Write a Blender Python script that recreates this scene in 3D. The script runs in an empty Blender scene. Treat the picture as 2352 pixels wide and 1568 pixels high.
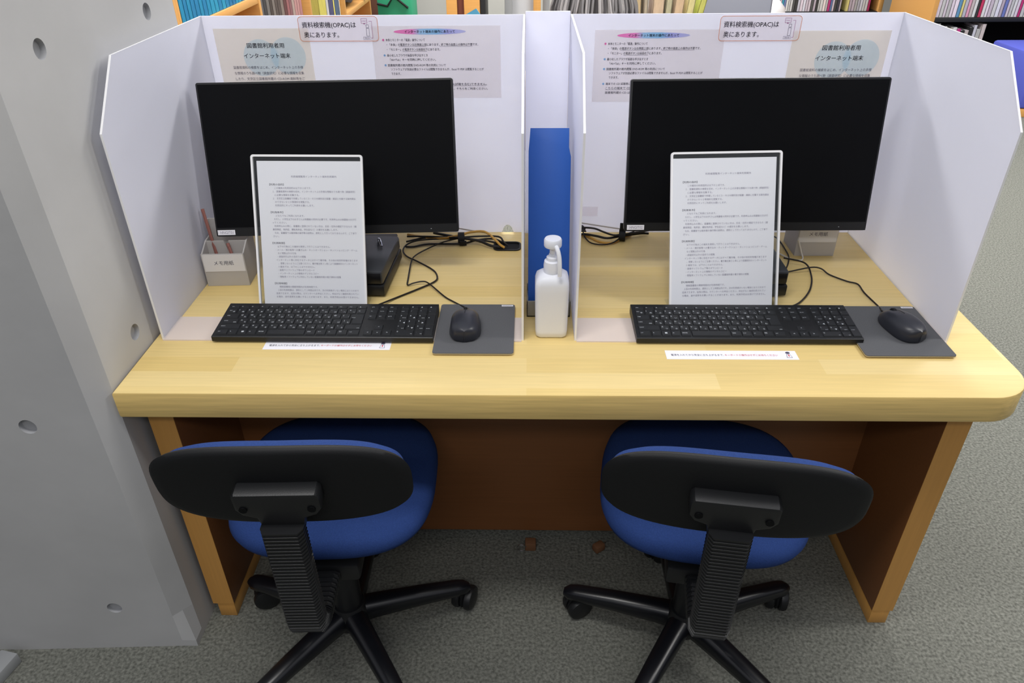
import bpy, bmesh, math, random
from mathutils import Vector, Matrix
from math import sin, cos, pi, radians as R

scene = bpy.context.scene
COL = scene.collection

# ------------------------------------------------------------------ camera
cam_d = bpy.data.cameras.new('camera')
cam_d.sensor_width = 36.0
cam_d.lens = 1674.8 / 2352 * 36.0
cam_d.clip_start = 0.05
cam = bpy.data.objects.new('camera', cam_d)
COL.objects.link(cam)
_r = (0.99979155, 0.01893482, -0.00763715)
_u = (-0.00377232, 0.53893356, 0.84233983)
_f = (-0.02006547, 0.84213544, -0.53889265)
cam.matrix_world = Matrix(((_r[0], _u[0], -_f[0], 0.0), (_r[1], _u[1], -_f[1], 0.0),
                           (_r[2], _u[2], -_f[2], 1.475), (0, 0, 0, 1)))
scene.camera = cam

# ------------------------------------------------------------------ world and lights
W = bpy.data.worlds.new('world')
scene.world = W
W.use_nodes = True
# soft light from the white ceiling above, almost none from the sides and below
_n = W.node_tree.nodes; _l = W.node_tree.links
_tc = _n.new('ShaderNodeTexCoord'); _sx = _n.new('ShaderNodeSeparateXYZ'); _cr = _n.new('ShaderNodeValToRGB')
_l.new(_tc.outputs['Generated'], _sx.inputs[0]); _l.new(_sx.outputs['Z'], _cr.inputs[0])
_cr.color_ramp.elements[0].position = 0.10; _cr.color_ramp.elements[0].color = (0.05, 0.05, 0.055, 1)
_cr.color_ramp.elements[1].position = 0.55; _cr.color_ramp.elements[1].color = (0.90, 0.92, 1.0, 1)
_l.new(_cr.outputs[0], _n['Background'].inputs[0])
_n['Background'].inputs[1].default_value = 0.40

def area(name, loc, sx, sy, watts, col=(1, 0.98, 0.95), rot=(0, 0, 0)):
    l = bpy.data.lights.new(name, 'AREA')
    l.shape = 'RECTANGLE'; l.size = sx; l.size_y = sy; l.energy = watts; l.color = col
    o = bpy.data.objects.new(name, l); o.location = loc; o.rotation_euler = rot
    COL.objects.link(o)
    return o

# rows of fluorescent ceiling fittings: one row behind the desk, one above the reader; plus an added front fill
area('ceiling_lamp_or_fill', (-1.3, 3.75, 2.75), 1.25, 0.60, 64)
area('ceiling_lamp_or_fill', (0.98, 3.75, 2.75), 1.25, 0.60, 64)
area('ceiling_lamp_or_fill', (3.8, 3.75, 2.75), 1.25, 0.30, 60)
area('ceiling_lamp_or_fill', (-0.4, 0.6, 2.75), 1.25, 0.30, 17)
area('ceiling_lamp_or_fill', (-0.2, -1.2, 2.75), 1.25, 0.30, 15)  # added fill behind the camera, brightens the desk front edge and pillar front
area('ceiling_lamp_or_fill', (2.4, 1.2, 2.75), 1.25, 0.30, 28)
area('ceiling_lamp_or_fill', (0.9, 6.6, 2.75), 2.6, 0.30, 70)
area('ceiling_lamp_or_fill', (-1.0, 6.6, 2.75), 1.25, 0.30, 40)

scene.view_settings.view_transform = 'Standard'
scene.view_settings.look = 'None'
scene.view_settings.exposure = 0.42
scene.view_settings.gamma = 1.0
scene.view_settings.use_curve_mapping = False

# ------------------------------------------------------------------ materials
def lin(c):
    def f(v):
        v /= 255.0
        return v / 12.92 if v <= 0.04045 else ((v + 0.055) / 1.055) ** 2.4
    return (f(c[0]), f(c[1]), f(c[2]), 1.0)

def mat(name, rgb, rough=0.5, spec=0.5, metal=0.0, noise=None, bump=None, coat=0.0):
    """noise=(scale, amount, detail, stretch) varies the colour; bump=(scale, strength)"""
    m = bpy.data.materials.new(name)
    m.use_nodes = True
    nt = m.node_tree; n = nt.nodes; b = n['Principled BSDF']
    b.inputs['Base Color'].default_value = lin(rgb)
    b.inputs['Roughness'].default_value = rough
    b.inputs['Specular IOR Level'].default_value = spec
    b.inputs['Metallic'].default_value = metal
    b.inputs['Coat Weight'].default_value = coat
    tc = n.new('ShaderNodeTexCoord')
    if noise:
        sc, amt, det, st = noise
        mp = n.new('ShaderNodeMapping'); mp.inputs['Scale'].default_value = st
        nt.links.new(tc.outputs['Object'], mp.inputs[0])
        tx = n.new('ShaderNodeTexNoise'); tx.inputs['Scale'].default_value = sc; tx.inputs['Detail'].default_value = det
        nt.links.new(mp.outputs[0], tx.inputs['Vector'])
        rm = n.new('ShaderNodeMapRange')
        rm.inputs['From Min'].default_value = 0.3; rm.inputs['From Max'].default_value = 0.7
        rm.inputs['To Min'].default_value = 1 - amt; rm.inputs['To Max'].default_value = 1 + amt
        nt.links.new(tx.outputs['Fac'], rm.inputs['Value'])
        mx = n.new('ShaderNodeVectorMath'); mx.operation = 'SCALE'
        mx.inputs[0].default_value = lin(rgb)[:3]
        nt.links.new(rm.outputs[0], mx.inputs['Scale'])
        nt.links.new(mx.outputs[0], b.inputs['Base Color'])
    if bump:
        tx2 = n.new('ShaderNodeTexNoise'); tx2.inputs['Scale'].default_value = bump[0]; tx2.inputs['Detail'].default_value = 2
        nt.links.new(tc.outputs['Object'], tx2.inputs['Vector'])
        bp = n.new('ShaderNodeBump'); bp.inputs['Strength'].default_value = bump[1]; bp.inputs['Distance'].default_value = 0.002
        nt.links.new(tx2.outputs['Fac'], bp.inputs['Height'])
        nt.links.new(bp.outputs[0], b.inputs['Normal'])
    return m

def wood_planks(name, c1, c2, plank=(0.55, 0.048), rough=0.32, grain=0.10, axis=None, coat=0.0):
    m = bpy.data.materials.new(name); m.use_nodes = True
    nt = m.node_tree; n = nt.nodes; b = n['Principled BSDF']
    tc = n.new('ShaderNodeTexCoord'); mp = n.new('ShaderNodeMapping')
    nt.links.new(tc.outputs['Object'], mp.inputs[0])
    if axis: mp.inputs['Rotation'].default_value = axis
    br = n.new('ShaderNodeTexBrick')
    br.inputs['Scale'].default_value = 1.0
    br.inputs['Brick Width'].default_value = plank[0]; br.inputs['Row Height'].default_value = plank[1]
    br.inputs['Mortar Size'].default_value = 0.0; br.inputs['Bias'].default_value = 0.0
    br.offset = 0.37; br.squash = 1.0
    br.inputs['Color1'].default_value = lin(c1); br.inputs['Color2'].default_value = lin(c2)
    nt.links.new(mp.outputs[0], br.inputs['Vector'])
    mp2 = n.new('ShaderNodeMapping'); mp2.inputs['Scale'].default_value = (1.3, 38, 38)
    nt.links.new(mp.outputs[0], mp2.inputs[0])
    nz = n.new('ShaderNodeTexNoise'); nz.inputs['Scale'].default_value = 5; nz.inputs['Detail'].default_value = 5
    nt.links.new(mp2.outputs[0], nz.inputs['Vector'])
    rm = n.new('ShaderNodeMapRange'); rm.inputs['From Min'].default_value = 0.3; rm.inputs['From Max'].default_value = 0.7
    rm.inputs['To Min'].default_value = 1 - grain; rm.inputs['To Max'].default_value = 1 + grain * 0.6
    nt.links.new(nz.outputs['Fac'], rm.inputs['Value'])
    mx = n.new('ShaderNodeVectorMath'); mx.operation = 'SCALE'
    nt.links.new(br.outputs['Color'], mx.inputs[0]); nt.links.new(rm.outputs[0], mx.inputs['Scale'])
    nt.links.new(mx.outputs[0], b.inputs['Base Color'])
    b.inputs['Roughness'].default_value = rough
    b.inputs['Specular IOR Level'].default_value = 0.35
    b.inputs['Coat Weight'].default_value = coat
    b.inputs['Coat Roughness'].default_value = 0.2
    return m

def frosted(name, rgb, clear=0.10, trans=0.45):
    m = bpy.data.materials.new(name); m.use_nodes = True
    nt = m.node_tree; n = nt.nodes; n.clear()
    out = n.new('ShaderNodeOutputMaterial')
    d = n.new('ShaderNodeBsdfDiffuse'); d.inputs[0].default_value = lin(rgb)
    t = n.new('ShaderNodeBsdfTranslucent'); t.inputs[0].default_value = lin(rgb)
    tr = n.new('ShaderNodeBsdfTransparent'); tr.inputs[0].default_value = lin(rgb)
    g = n.new('ShaderNodeBsdfGlossy'); g.inputs['Roughness'].default_value = 0.35
    m1 = n.new('ShaderNodeMixShader'); m1.inputs[0].default_value = trans
    nt.links.new(d.outputs[0], m1.inputs[1]); nt.links.new(t.outputs[0], m1.inputs[2])
    m2 = n.new('ShaderNodeMixShader'); m2.inputs[0].default_value = clear
    nt.links.new(m1.outputs[0], m2.inputs[1]); nt.links.new(tr.outputs[0], m2.inputs[2])
    m3 = n.new('ShaderNodeMixShader'); m3.inputs[0].default_value = 0.03
    nt.links.new(m2.outputs[0], m3.inputs[1]); nt.links.new(g.outputs[0], m3.inputs[2])
    nt.links.new(m3.outputs[0], out.inputs[0])
    return m

def clear_plastic(name, tint=(252, 253, 253), gloss=0.035):
    m = bpy.data.materials.new(name); m.use_nodes = True
    nt = m.node_tree; n = nt.nodes; n.clear()
    out = n.new('ShaderNodeOutputMaterial')
    tr = n.new('ShaderNodeBsdfTransparent'); tr.inputs[0].default_value = lin(tint)
    g = n.new('ShaderNodeBsdfGlossy'); g.inputs['Roughness'].default_value = 0.12
    m1 = n.new('ShaderNodeMixShader'); m1.inputs[0].default_value = gloss
    nt.links.new(tr.outputs[0], m1.inputs[1]); nt.links.new(g.outputs[0], m1.inputs[2])
    nt.links.new(m1.outputs[0], out.inputs[0])
    return m

def gradient_x(name, stops, x0, x1, rough=0.6):
    """a printed colour gradient running along the object's x axis"""
    m = bpy.data.materials.new(name); m.use_nodes = True
    nt = m.node_tree; n = nt.nodes; b = n['Principled BSDF']
    tc = n.new('ShaderNodeTexCoord'); sp = n.new('ShaderNodeSeparateXYZ')
    nt.links.new(tc.outputs['Object'], sp.inputs[0])
    rm = n.new('ShaderNodeMapRange'); rm.inputs['From Min'].default_value = x0; rm.inputs['From Max'].default_value = x1
    nt.links.new(sp.outputs['X'], rm.inputs['Value'])
    cr = n.new('ShaderNodeValToRGB'); e = cr.color_ramp.elements
    e[0].position, e[0].color = stops[0][0], lin(stops[0][1])
    e[1].position, e[1].color = stops[-1][0], lin(stops[-1][1])
    for p, c in stops[1:-1]:
        k = e.new(p); k.color = lin(c)
    nt.links.new(rm.outputs[0], cr.inputs[0]); nt.links.new(cr.outputs[0], b.inputs['Base Color'])
    b.inputs['Roughness'].default_value = rough
    return m

def paper(name, rgb):
    m = bpy.data.materials.new(name); m.use_nodes = True
    nt = m.node_tree; n = nt.nodes; n.clear()
    out = n.new('ShaderNodeOutputMaterial')
    d = n.new('ShaderNodeBsdfDiffuse'); d.inputs[0].default_value = lin(rgb)
    t = n.new('ShaderNodeBsdfTranslucent'); t.inputs[0].default_value = lin(rgb)
    tr = n.new('ShaderNodeBsdfTransparent'); tr.inputs[0].default_value = lin(rgb)
    m1 = n.new('ShaderNodeMixShader'); m1.inputs[0].default_value = 0.55
    nt.links.new(d.outputs[0], m1.inputs[1]); nt.links.new(t.outputs[0], m1.inputs[2])
    m2 = n.new('ShaderNodeMixShader'); m2.inputs[0].default_value = 0.58
    nt.links.new(m1.outputs[0], m2.inputs[1]); nt.links.new(tr.outputs[0], m2.inputs[2])
    nt.links.new(m2.outputs[0], out.inputs[0])
    return m

M = {}
M['concrete'] = mat('concrete', (186, 186, 186), 0.8, 0.25, noise=(3.5, 0.07, 8, (1, 1, 1)), bump=(45, 0.12))
M['plug'] = mat('tie_hole_grout', (166, 167, 170), 0.85, 0.2)
M['carpet'] = mat('carpet', (112, 113, 106), 0.95, 0.1, noise=(150, 0.42, 3, (1, 1, 1)), bump=(190, 1.0))
M['wall'] = mat('painted_wall', (196, 196, 190), 0.8, 0.2, noise=(2, 0.03, 2, (1, 1, 1)))
M['desk'] = wood_planks('desk_wood', (232, 208, 146), (222, 194, 124), rough=0.46, grain=0.06, coat=0.0)
M['desk_edge'] = wood_planks('desk_edge_wood', (234, 202, 128), (230, 196, 120), plank=(3, 1), rough=0.4, grain=0.14)
M['leg_wood'] = wood_planks('leg_wood', (128, 82, 48), (120, 76, 42), plank=(3, 3), rough=0.4, grain=0.06)
M['leg_edge'] = wood_planks('leg_edge_wood', (206, 152, 80), (200, 146, 76), plank=(3, 3), rough=0.4, grain=0.05, axis=(0, R(90), 0))
M['shelf_wood'] = wood_planks('shelf_wood', (214, 160, 92), (206, 152, 86), plank=(4, 4), rough=0.4, grain=0.06)
M['frost'] = frosted('frosted_acrylic', (244, 245, 254), 0.08, 0.44)
M['frost_flap'] = frosted('frosted_acrylic_base', (253, 249, 249), 0.36, 0.42)
M['white_edge'] = mat('lit_acrylic_edge', (246, 246, 248), 0.25, 0.6)  # acrylic edges and rims: the light they catch is put into the white
M['white_board'] = mat('white_board', (226, 225, 226), 0.6, 0.3)
M['paper'] = mat('paper_white', (246, 245, 252), 0.6, 0.3)
M['beige'] = paper('paper_beige', (250, 247, 241))
M['greyp'] = paper('paper_grey', (250, 248, 248))
M['paleblue'] = paper('print_pale_blue', (232, 245, 252))
M['sign_paper'] = paper('sign_paper', (253, 251, 252))
M['ink'] = mat('ink_black', (70, 68, 88), 0.7, 0.2)
M['ink_grey'] = mat('ink_grey', (158, 154, 172), 0.7, 0.2)
M['ink_red'] = mat('ink_red', (205, 70, 90), 0.7, 0.2)
M['ink_orange'] = mat('ink_orange', (226, 150, 110), 0.7, 0.2)
M['ink_purple'] = mat('ink_purple', (160, 90, 140), 0.7, 0.2)
M['ink_pink'] = mat('ink_pink', (225, 120, 180), 0.7, 0.2)
M['ink_blue'] = mat('ink_blue', (140, 180, 225), 0.7, 0.2)
M['screen'] = mat('black_screen', (10, 11, 14), 0.5, 0.12)
M['black'] = mat('black_plastic', (24, 25, 27), 0.42, 0.45, bump=(600, 0.08))
M['black_m'] = mat('black_matte', (20, 21, 23), 0.6, 0.3, bump=(500, 0.1))
M['black_gloss'] = mat('black_satin', (16, 17, 22), 0.28, 0.5)
M['mouse_shell'] = mat('mouse_shell', (44, 46, 54), 0.36, 0.5)
M['key'] = mat('key_black', (30, 32, 35), 0.5, 0.4)
M['legend'] = mat('key_legend', (200, 205, 210), 0.6, 0.2)
M['pad'] = mat('mouse_pad_cloth', (96, 97, 100), 0.9, 0.15, noise=(900, 0.12, 2, (1, 1, 1)))
M['pad_base'] = mat('mouse_pad_rubber', (196, 184, 150), 0.8, 0.2)
M['grey_pc'] = mat('pc_dark_grey', (58, 60, 64), 0.38, 0.5)
M['chrome'] = mat('chrome', (200, 202, 205), 0.18, 0.5, metal=1.0)
M['blue_fabric'] = mat('blue_fabric', (42, 64, 118), 0.92, 0.12, noise=(500, 0.12, 2, (1, 1, 1)), bump=(700, 0.4))
M['blue_box'] = mat('blue_plastic', (44, 98, 184), 0.4, 0.4)
M['tray'] = mat('grey_tray', (150, 146, 130), 0.5, 0.4)
M['bottle'] = mat('white_bottle', (240, 242, 248), 0.4, 0.4)
M['memo'] = frosted('grey_frosted_plastic', (228, 225, 222), 0.16, 0.38)
M['memo_paper'] = mat('memo_paper_stack', (186, 176, 168), 0.8, 0.2)
M['pencil'] = mat('pencil_brown', (146, 96, 88), 0.5, 0.4)
M['pencil_wood'] = mat('pencil_wood', (206, 160, 110), 0.7, 0.2)
M['cable'] = mat('cable_black', (26, 22, 20), 0.5, 0.4)
M['cable_y'] = mat('cable_yellow', (196, 150, 68), 0.5, 0.4)
M['cable_g'] = mat('cable_grey', (170, 165, 160), 0.5, 0.4)
M['cable_w'] = mat('cable_white', (220, 216, 208), 0.5, 0.4)
M['leather'] = mat('brown_leather', (120, 84, 58), 0.7, 0.3)
M['metal_grey'] = mat('painted_grey_metal', (150, 152, 154), 0.4, 0.4)
M['hair'] = mat('grey_hair', (150, 146, 142), 0.6, 0.4, noise=(26, 0.45, 4, (1, 1, 0.12)))
M['skin'] = mat('skin', (222, 178, 150), 0.6, 0.3)
M['blouse'] = mat('cream_blouse', (216, 206, 190), 0.9, 0.15)
M['trousers'] = mat('dark_trousers', (60, 62, 72), 0.9, 0.15)
M['dark_metal'] = mat('dark_shelf_metal', (34, 35, 38), 0.5, 0.4)
M['bench_blue'] = mat('bench_blue_fabric', (88, 96, 190), 0.85, 0.15)
M['rug'] = M['carpet']

# ------------------------------------------------------------------ mesh helpers
_text_cache = {}
def text_geo(s, off=0.0):
    key = (s, off)
    if key not in _text_cache:
        cu = bpy.data.curves.new('t', 'FONT'); cu.body = s; cu.size = 1.0; cu.resolution_u = 2; cu.offset = off
        o = bpy.data.objects.new('t', cu); COL.objects.link(o)
        dg = bpy.context.evaluated_depsgraph_get()
        e = o.evaluated_get(dg); me = e.to_mesh()
        vs = [(v.co.x, v.co.y) for v in me.vertices]; ps = [tuple(p.vertices) for p in me.polygons]
        e.to_mesh_clear()
        bpy.data.objects.remove(o); bpy.data.curves.remove(cu)
        _text_cache[key] = (vs, ps)
    return _text_cache[key]

class MB:
    def __init__(self):
        self.bm = bmesh.new(); self.X = Matrix.Identity(4)
    def _take(self, bm, mi=0, X=None):
        X = self.X @ X if X is not None else self.X
        bm.verts.ensure_lookup_table()
        vm = [self.bm.verts.new(X @ v.co) for v in bm.verts]
        for f in bm.faces:
            try:
                g = self.bm.faces.new([vm[v.index] for v in f.verts]); g.material_index = mi
            except ValueError:
                pass
        bm.free()
    def raw(self, vs, fs, mi=0, X=None):
        X = self.X @ X if X is not None else self.X
        v2 = [self.bm.verts.new(X @ Vector(v)) for v in vs]
        for f in fs:
            try:
                g = self.bm.faces.new([v2[i] for i in f]); g.material_index = mi
            except ValueError:
                pass
    def box(self, x0, x1, y0, y1, z0, z1, bev=0.0, mi=0, X=None, seg=2):
        bm = bmesh.new()
        bmesh.ops.create_cube(bm, size=1.0)
        for v in bm.verts:
            v.co = Vector(((x0 + x1) / 2 + v.co.x * (x1 - x0), (y0 + y1) / 2 + v.co.y * (y1 - y0), (z0 + z1) / 2 + v.co.z * (z1 - z0)))
        if bev > 0:
            bmesh.ops.bevel(bm, geom=bm.edges[:], offset=bev, segments=seg, affect='EDGES', profile=0.5)
        bm.verts.index_update()
        self._take(bm, mi, X)
    def prism(self, poly, z0, z1, mi=0, X=None, mi_side=None, bev=0.0):
        """poly in local xy, extruded in z; X places it"""
        bm = bmesh.new()
        lo = [bm.verts.new((p[0], p[1], z0)) for p in poly]; hi = [bm.verts.new((p[0], p[1], z1)) for p in poly]
        n = len(poly)
        bm.faces.new(lo[::-1]); bm.faces.new(hi)
        for i in range(n): bm.faces.new((lo[i], lo[(i + 1) % n], hi[(i + 1) % n], hi[i]))
        bmesh.ops.recalc_face_normals(bm, faces=bm.faces[:])
        if bev > 0:
            es = [e for e in bm.edges if abs(e.verts[0].co.z - e.verts[1].co.z) < 1e-9]
            bmesh.ops.bevel(bm, geom=es, offset=bev, segments=2, affect='EDGES', profile=0.5)
        bm.verts.index_update()
        if mi_side is not None:
            Xx = self.X @ X if X is not None else self.X
            vm = [self.bm.verts.new(Xx @ v.co) for v in bm.verts]
            for f in bm.faces:
                g = self.bm.faces.new([vm[v.index] for v in f.verts])
                g.material_index = mi if abs(f.normal.z) > 0.9 else mi_side
            bm.free()
        else:
            self._take(bm, mi, X)
    def tube(self, pts, rad, seg=8, mi=0, X=None, smooth=3, closed=False, taper=None):
        P = [Vector(p) for p in pts]
        if smooth and len(P) > 2:
            Q = []
            n = len(P)
            for i in range(n if closed else n - 1):
                p0 = P[(i - 1) % n] if (closed or i > 0) else P[0]
                p1 = P[i]; p2 = P[(i + 1) % n]
                p3 = P[(i + 2) % n] if (closed or i + 2 < n) else P[-1]
                for k in range(smooth):
                    t = k / smooth
                    Q.append(0.5 * ((2 * p1) + (-p0 + p2) * t + (2 * p0 - 5 * p1 + 4 * p2 - p3) * t * t + (-p0 + 3 * p1 - 3 * p2 + p3) * t ** 3))
            if not closed: Q.append(P[-1])
            P = Q
        n = len(P); vs = []; fs = []
        prev = None
        for i, p in enumerate(P):
            a = P[(i - 1) % n] if (closed or i > 0) else P[0]
            b = P[(i + 1) % n] if (closed or i < n - 1) else P[-1]
            d = (b - a).normalized()
            if prev is None:
                u = d.cross(Vector((0, 0, 1)))
                if u.length < 0.1: u = d.cross(Vector((1, 0, 0)))
            else:
                u = prev - d * prev.dot(d)
            u.normalize(); prev = u; w = d.cross(u)
            rr = rad if taper is None else rad + (taper - rad) * i / (n - 1)
            for k in range(seg):
                t = 2 * pi * k / seg
                vs.append(p + (u * cos(t) + w * sin(t)) * rr)
        for i in range(n if closed else n - 1):
            j = (i + 1) % n
            for k in range(seg):
                fs.append((i * seg + k, i * seg + (k + 1) % seg, j * seg + (k + 1) % seg, j * seg + k))
        if not closed:
            fs.append(tuple(range(seg))[::-1]); fs.append(tuple(range((n - 1) * seg, n * seg)))
        self.raw(vs, fs, mi, X)
    def lathe(self, prof, seg=24, mi=0, X=None):
        """prof: list of (r, z); r = 0 ends are closed"""
        vs = []; fs = []; rings = []
        for r, z in prof:
            if r < 1e-6:
                rings.append([len(vs)]); vs.append((0, 0, z))
            else:
                rings.append(list(range(len(vs), len(vs) + seg)))
                vs += [(r * cos(2 * pi * k / seg), r * sin(2 * pi * k / seg), z) for k in range(seg)]
        for a, b in zip(rings[:-1], rings[1:]):
            for k in range(seg):
                k2 = (k + 1) % seg
                if len(a) == 1 and len(b) == 1: continue
                if len(a) == 1: fs.append((a[0], b[k2], b[k]))
                elif len(b) == 1: fs.append((a[k], a[k2], b[0]))
                else: fs.append((a[k], a[k2], b[k2], b[k]))
        self.raw(vs, fs, mi, X)
    def pad(self, w, h, n, tf, tb, p=2.6, bend=0.0, rings=7, seg=56, mi_f=0, mi_b=None, X=None, mode='both', squash=None):
        """superellipse cushion in local xy; tf / tb = thickness to +z / -z"""
        vs = []; fs = []
        def co(r, k, sgn, t):
            a = 2 * pi * k / seg
            c, s = cos(a), sin(a)
            x = w / 2 * r * math.copysign(abs(c) ** (2 / n), c); y = h / 2 * r * math.copysign(abs(s) ** (2 / n), s)
            if squash: y *= squash(x / (w / 2))
            z = sgn * t * max(0.0, 1 - r ** p) ** (1 / p) + bend * (x / (w / 2)) ** 2
            return (x, y, z)
        rr = [math.sin(pi / 2 * (i + 1) / rings) for i in range(rings)]
        def side(sgn, t, mi):
            base = len(vs); vs.append(co(0, 0, sgn, t))
            for r in rr:
                for k in range(seg): vs.append(co(r, k, sgn, t))
            out = []
            for k in range(seg):
                k2 = (k + 1) % seg
                tri = (base, base + 1 + k, base + 1 + k2)
                out.append(tri if sgn > 0 else tri[::-1])
                for i in range(rings - 1):
                    a = base + 1 + i * seg
                    q = (a + k, a + seg + k, a + seg + k2, a + k2)
                    out.append(q if sgn > 0 else q[::-1])
            fs.append((mi, out))
        side(1, tf, mi_f)
        side(-1, tb, mi_f if mi_b is None else mi_b)
        X2 = self.X @ X if X is not None else self.X
        v2 = [self.bm.verts.new(X2 @ Vector(v)) for v in vs]
        for mi, L in fs:
            for f in L:
                try:
                    g = self.bm.faces.new([v2[i] for i in f]); g.material_index = mi
                except ValueError: pass
        bmesh.ops.remove_doubles(self.bm, verts=v2, dist=1e-6)
    def text(self, s, size, o, xd=(1, 0, 0), yd=(0, 1, 0), mi=0, align='l', width=None, bold=False):
        vs, ps = text_geo(s)
        if not vs: return 0
        x0 = min(v[0] for v in vs); x1 = max(v[0] for v in vs)
        sx = size if width is None else width / (x1 - x0)
        off = {'l': x0, 'c': (x0 + x1) / 2, 'r': x1}[align]
        o = Vector(o); xd = Vector(xd); yd = Vector(yd)
        # heavier lettering: the strokes are struck again a hair to the side
        for dx, dy in (((0, 0),) if not bold else ((-bold, 0), (bold, 0), (0, bold))):
            self.raw([o + xd * ((v[0] - off) * sx + dx * size) + yd * ((v[1] + dy) * size) for v in vs], ps, mi)
        return (x1 - x0) * sx
    def build(self, name, mats, parent=None, smooth=35, loc=None):
        me = bpy.data.meshes.new(name)
        self.bm.normal_update()
        self.bm.to_mesh(me); self.bm.free()
        for m in (mats if isinstance(mats, (list, tuple)) else [mats]): me.materials.append(m)
        if smooth:
            for p in me.polygons: p.use_smooth = True
            me.set_sharp_from_angle(angle=R(smooth))
        o = bpy.data.objects.new(name, me); COL.objects.link(o)
        if parent: o.parent = parent
        if loc: o.location = loc
        return o

def place(loc=(0, 0, 0), rx=0, ry=0, rz=0):
    return Matrix.Translation(Vector(loc)) @ Matrix.Rotation(R(rz), 4, 'Z') @ Matrix.Rotation(R(ry), 4, 'Y') @ Matrix.Rotation(R(rx), 4, 'X')

def tag(o, label=None, cat=None, group=None, kind=None):
    if label: o['label'] = label
    if cat: o['category'] = cat
    if group: o['group'] = group
    if kind: o['kind'] = kind
    return o

def thing(name, label, cat, loc=(0, 0, 0), rz=0.0, group=None):
    o = bpy.data.objects.new(name, None); COL.objects.link(o)
    o.empty_display_size = 0.05
    o.location = loc; o.rotation_euler = (0, 0, R(rz))
    return tag(o, label, cat, group)

KIDS = {}
def copy_tree(o, parent=None):
    c = o.copy(); COL.objects.link(c)
    if parent: c.parent = parent
    for ch in list(o.children): copy_tree(ch, c)
    return c

def rrect(w, h, r, n=6):
    pts = []
    for cx, cy, a in ((w / 2 - r, h / 2 - r, 0), (-w / 2 + r, h / 2 - r, 90), (-w / 2 + r, -h / 2 + r, 180), (w / 2 - r, -h / 2 + r, 270)):
        for k in range(n + 1):
            t = R(a + 90 * k / n); pts.append((cx + r * cos(t), cy + r * sin(t)))
    return pts

ZD = 0.70          # desk top height

# ================================================================== SETTING
b = MB(); b.box(-5, 6.5, -3, 9.2, -0.05, 0.0)
tag(b.build('floor', M['carpet'], smooth=0), 'grey green loop carpet floor', 'floor', kind='structure')

# concrete pillar / wall beside the desk, with chamfered corner and form-tie holes
b = MB()
b.prism([(-0.746, 1.045), (-0.746, 1.660), (-3.2, 1.660), (-3.2, 0.995), (-1.145, 0.998), (-0.778, 1.013)], 0.105, 2.9)
w0 = b.build('wall_left', M['concrete'], smooth=0)
b = MB()
b.prism([(-0.746, 1.013), (-0.746, 1.660), (-3.2, 1.660), (-3.2, 0.995), (-1.145, 0.998), (-0.778, 1.013)], 0.0, 0.020)
A_, B_, C_ = (-0.746, 1.045), (-0.746, 1.013), (-0.778, 1.013)
D_ = [(-1.145, 0.998), (-3.2, 0.995), (-3.2, 1.660), (-0.746, 1.660)]
lo_ = [A_, B_, C_] + D_; hi_ = [A_, (-0.762, 1.029), C_] + D_
b.raw([(p[0], p[1], 0.020) for p in lo_] + [(p[0], p[1], 0.105) for p in hi_], [(i, (i + 1) % 7, 7 + (i + 1) % 7, 7 + i) for i in range(7)])
bmesh.ops.recalc_face_normals(b.bm, faces=b.bm.faces[:])
base = b.build('wall_base', M['concrete'], smooth=0)
def cut_holes(target, holes):
    b = MB()
    for p, rx, rz, rad in holes:
        b.lathe([(0, -0.011), (rad * 0.90, -0.009), (rad, 0.006), (rad, 0.02), (0, 0.02)], 24, 1, place(p, rx=rx, rz=rz))
    c = b.build('cut', [M['concrete'], M['plug']])
    target.data.materials.append(M['plug'])
    md = target.modifiers.new('b', 'BOOLEAN'); md.object = c; md.operation = 'DIFFERENCE'; md.solver = 'EXACT'
    dg = bpy.context.evaluated_depsgraph_get()
    me = bpy.data.meshes.new_from_object(target.evaluated_get(dg))
    target.modifiers.clear(); target.data = me
    bpy.data.objects.remove(c)
cut_holes(w0, [((-0.746, 1.166, 1.256), 90, 90, 0.0165), ((-0.746, 1.537, 1.255), 90, 90, 0.0165), ((-0.746, 1.166, 0.747), 90, 90, 0.0165),
               ((-0.746, 1.537, 0.237), 90, 90, 0.0165),
               ((-0.899, 1.0075, 0.643), 90, 0, 0.0165), ((-0.895, 1.0075, 0.137), 90, 0, 0.0165), ((-0.899, 1.0075, 1.15), 90, 0, 0.0165)])
# join the unchamfered foot into the same wall mesh
b = MB(); b.bm.from_mesh(w0.data); b.bm.from_mesh(base.data)
bpy.data.objects.remove(base); bpy.data.objects.remove(w0)
tag(b.build('wall_left', [M['concrete'], M['plug']], smooth=0), 'bare concrete pillar wall with round tie holes beside the desk', 'wall', kind='structure')
b = MB(); b.box(-5, 6.5, 9.0, 9.15, 0, 2.9)
tag(b.build('wall_back', M['wall'], smooth=0), 'pale grey far wall', 'wall', kind='structure')

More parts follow.
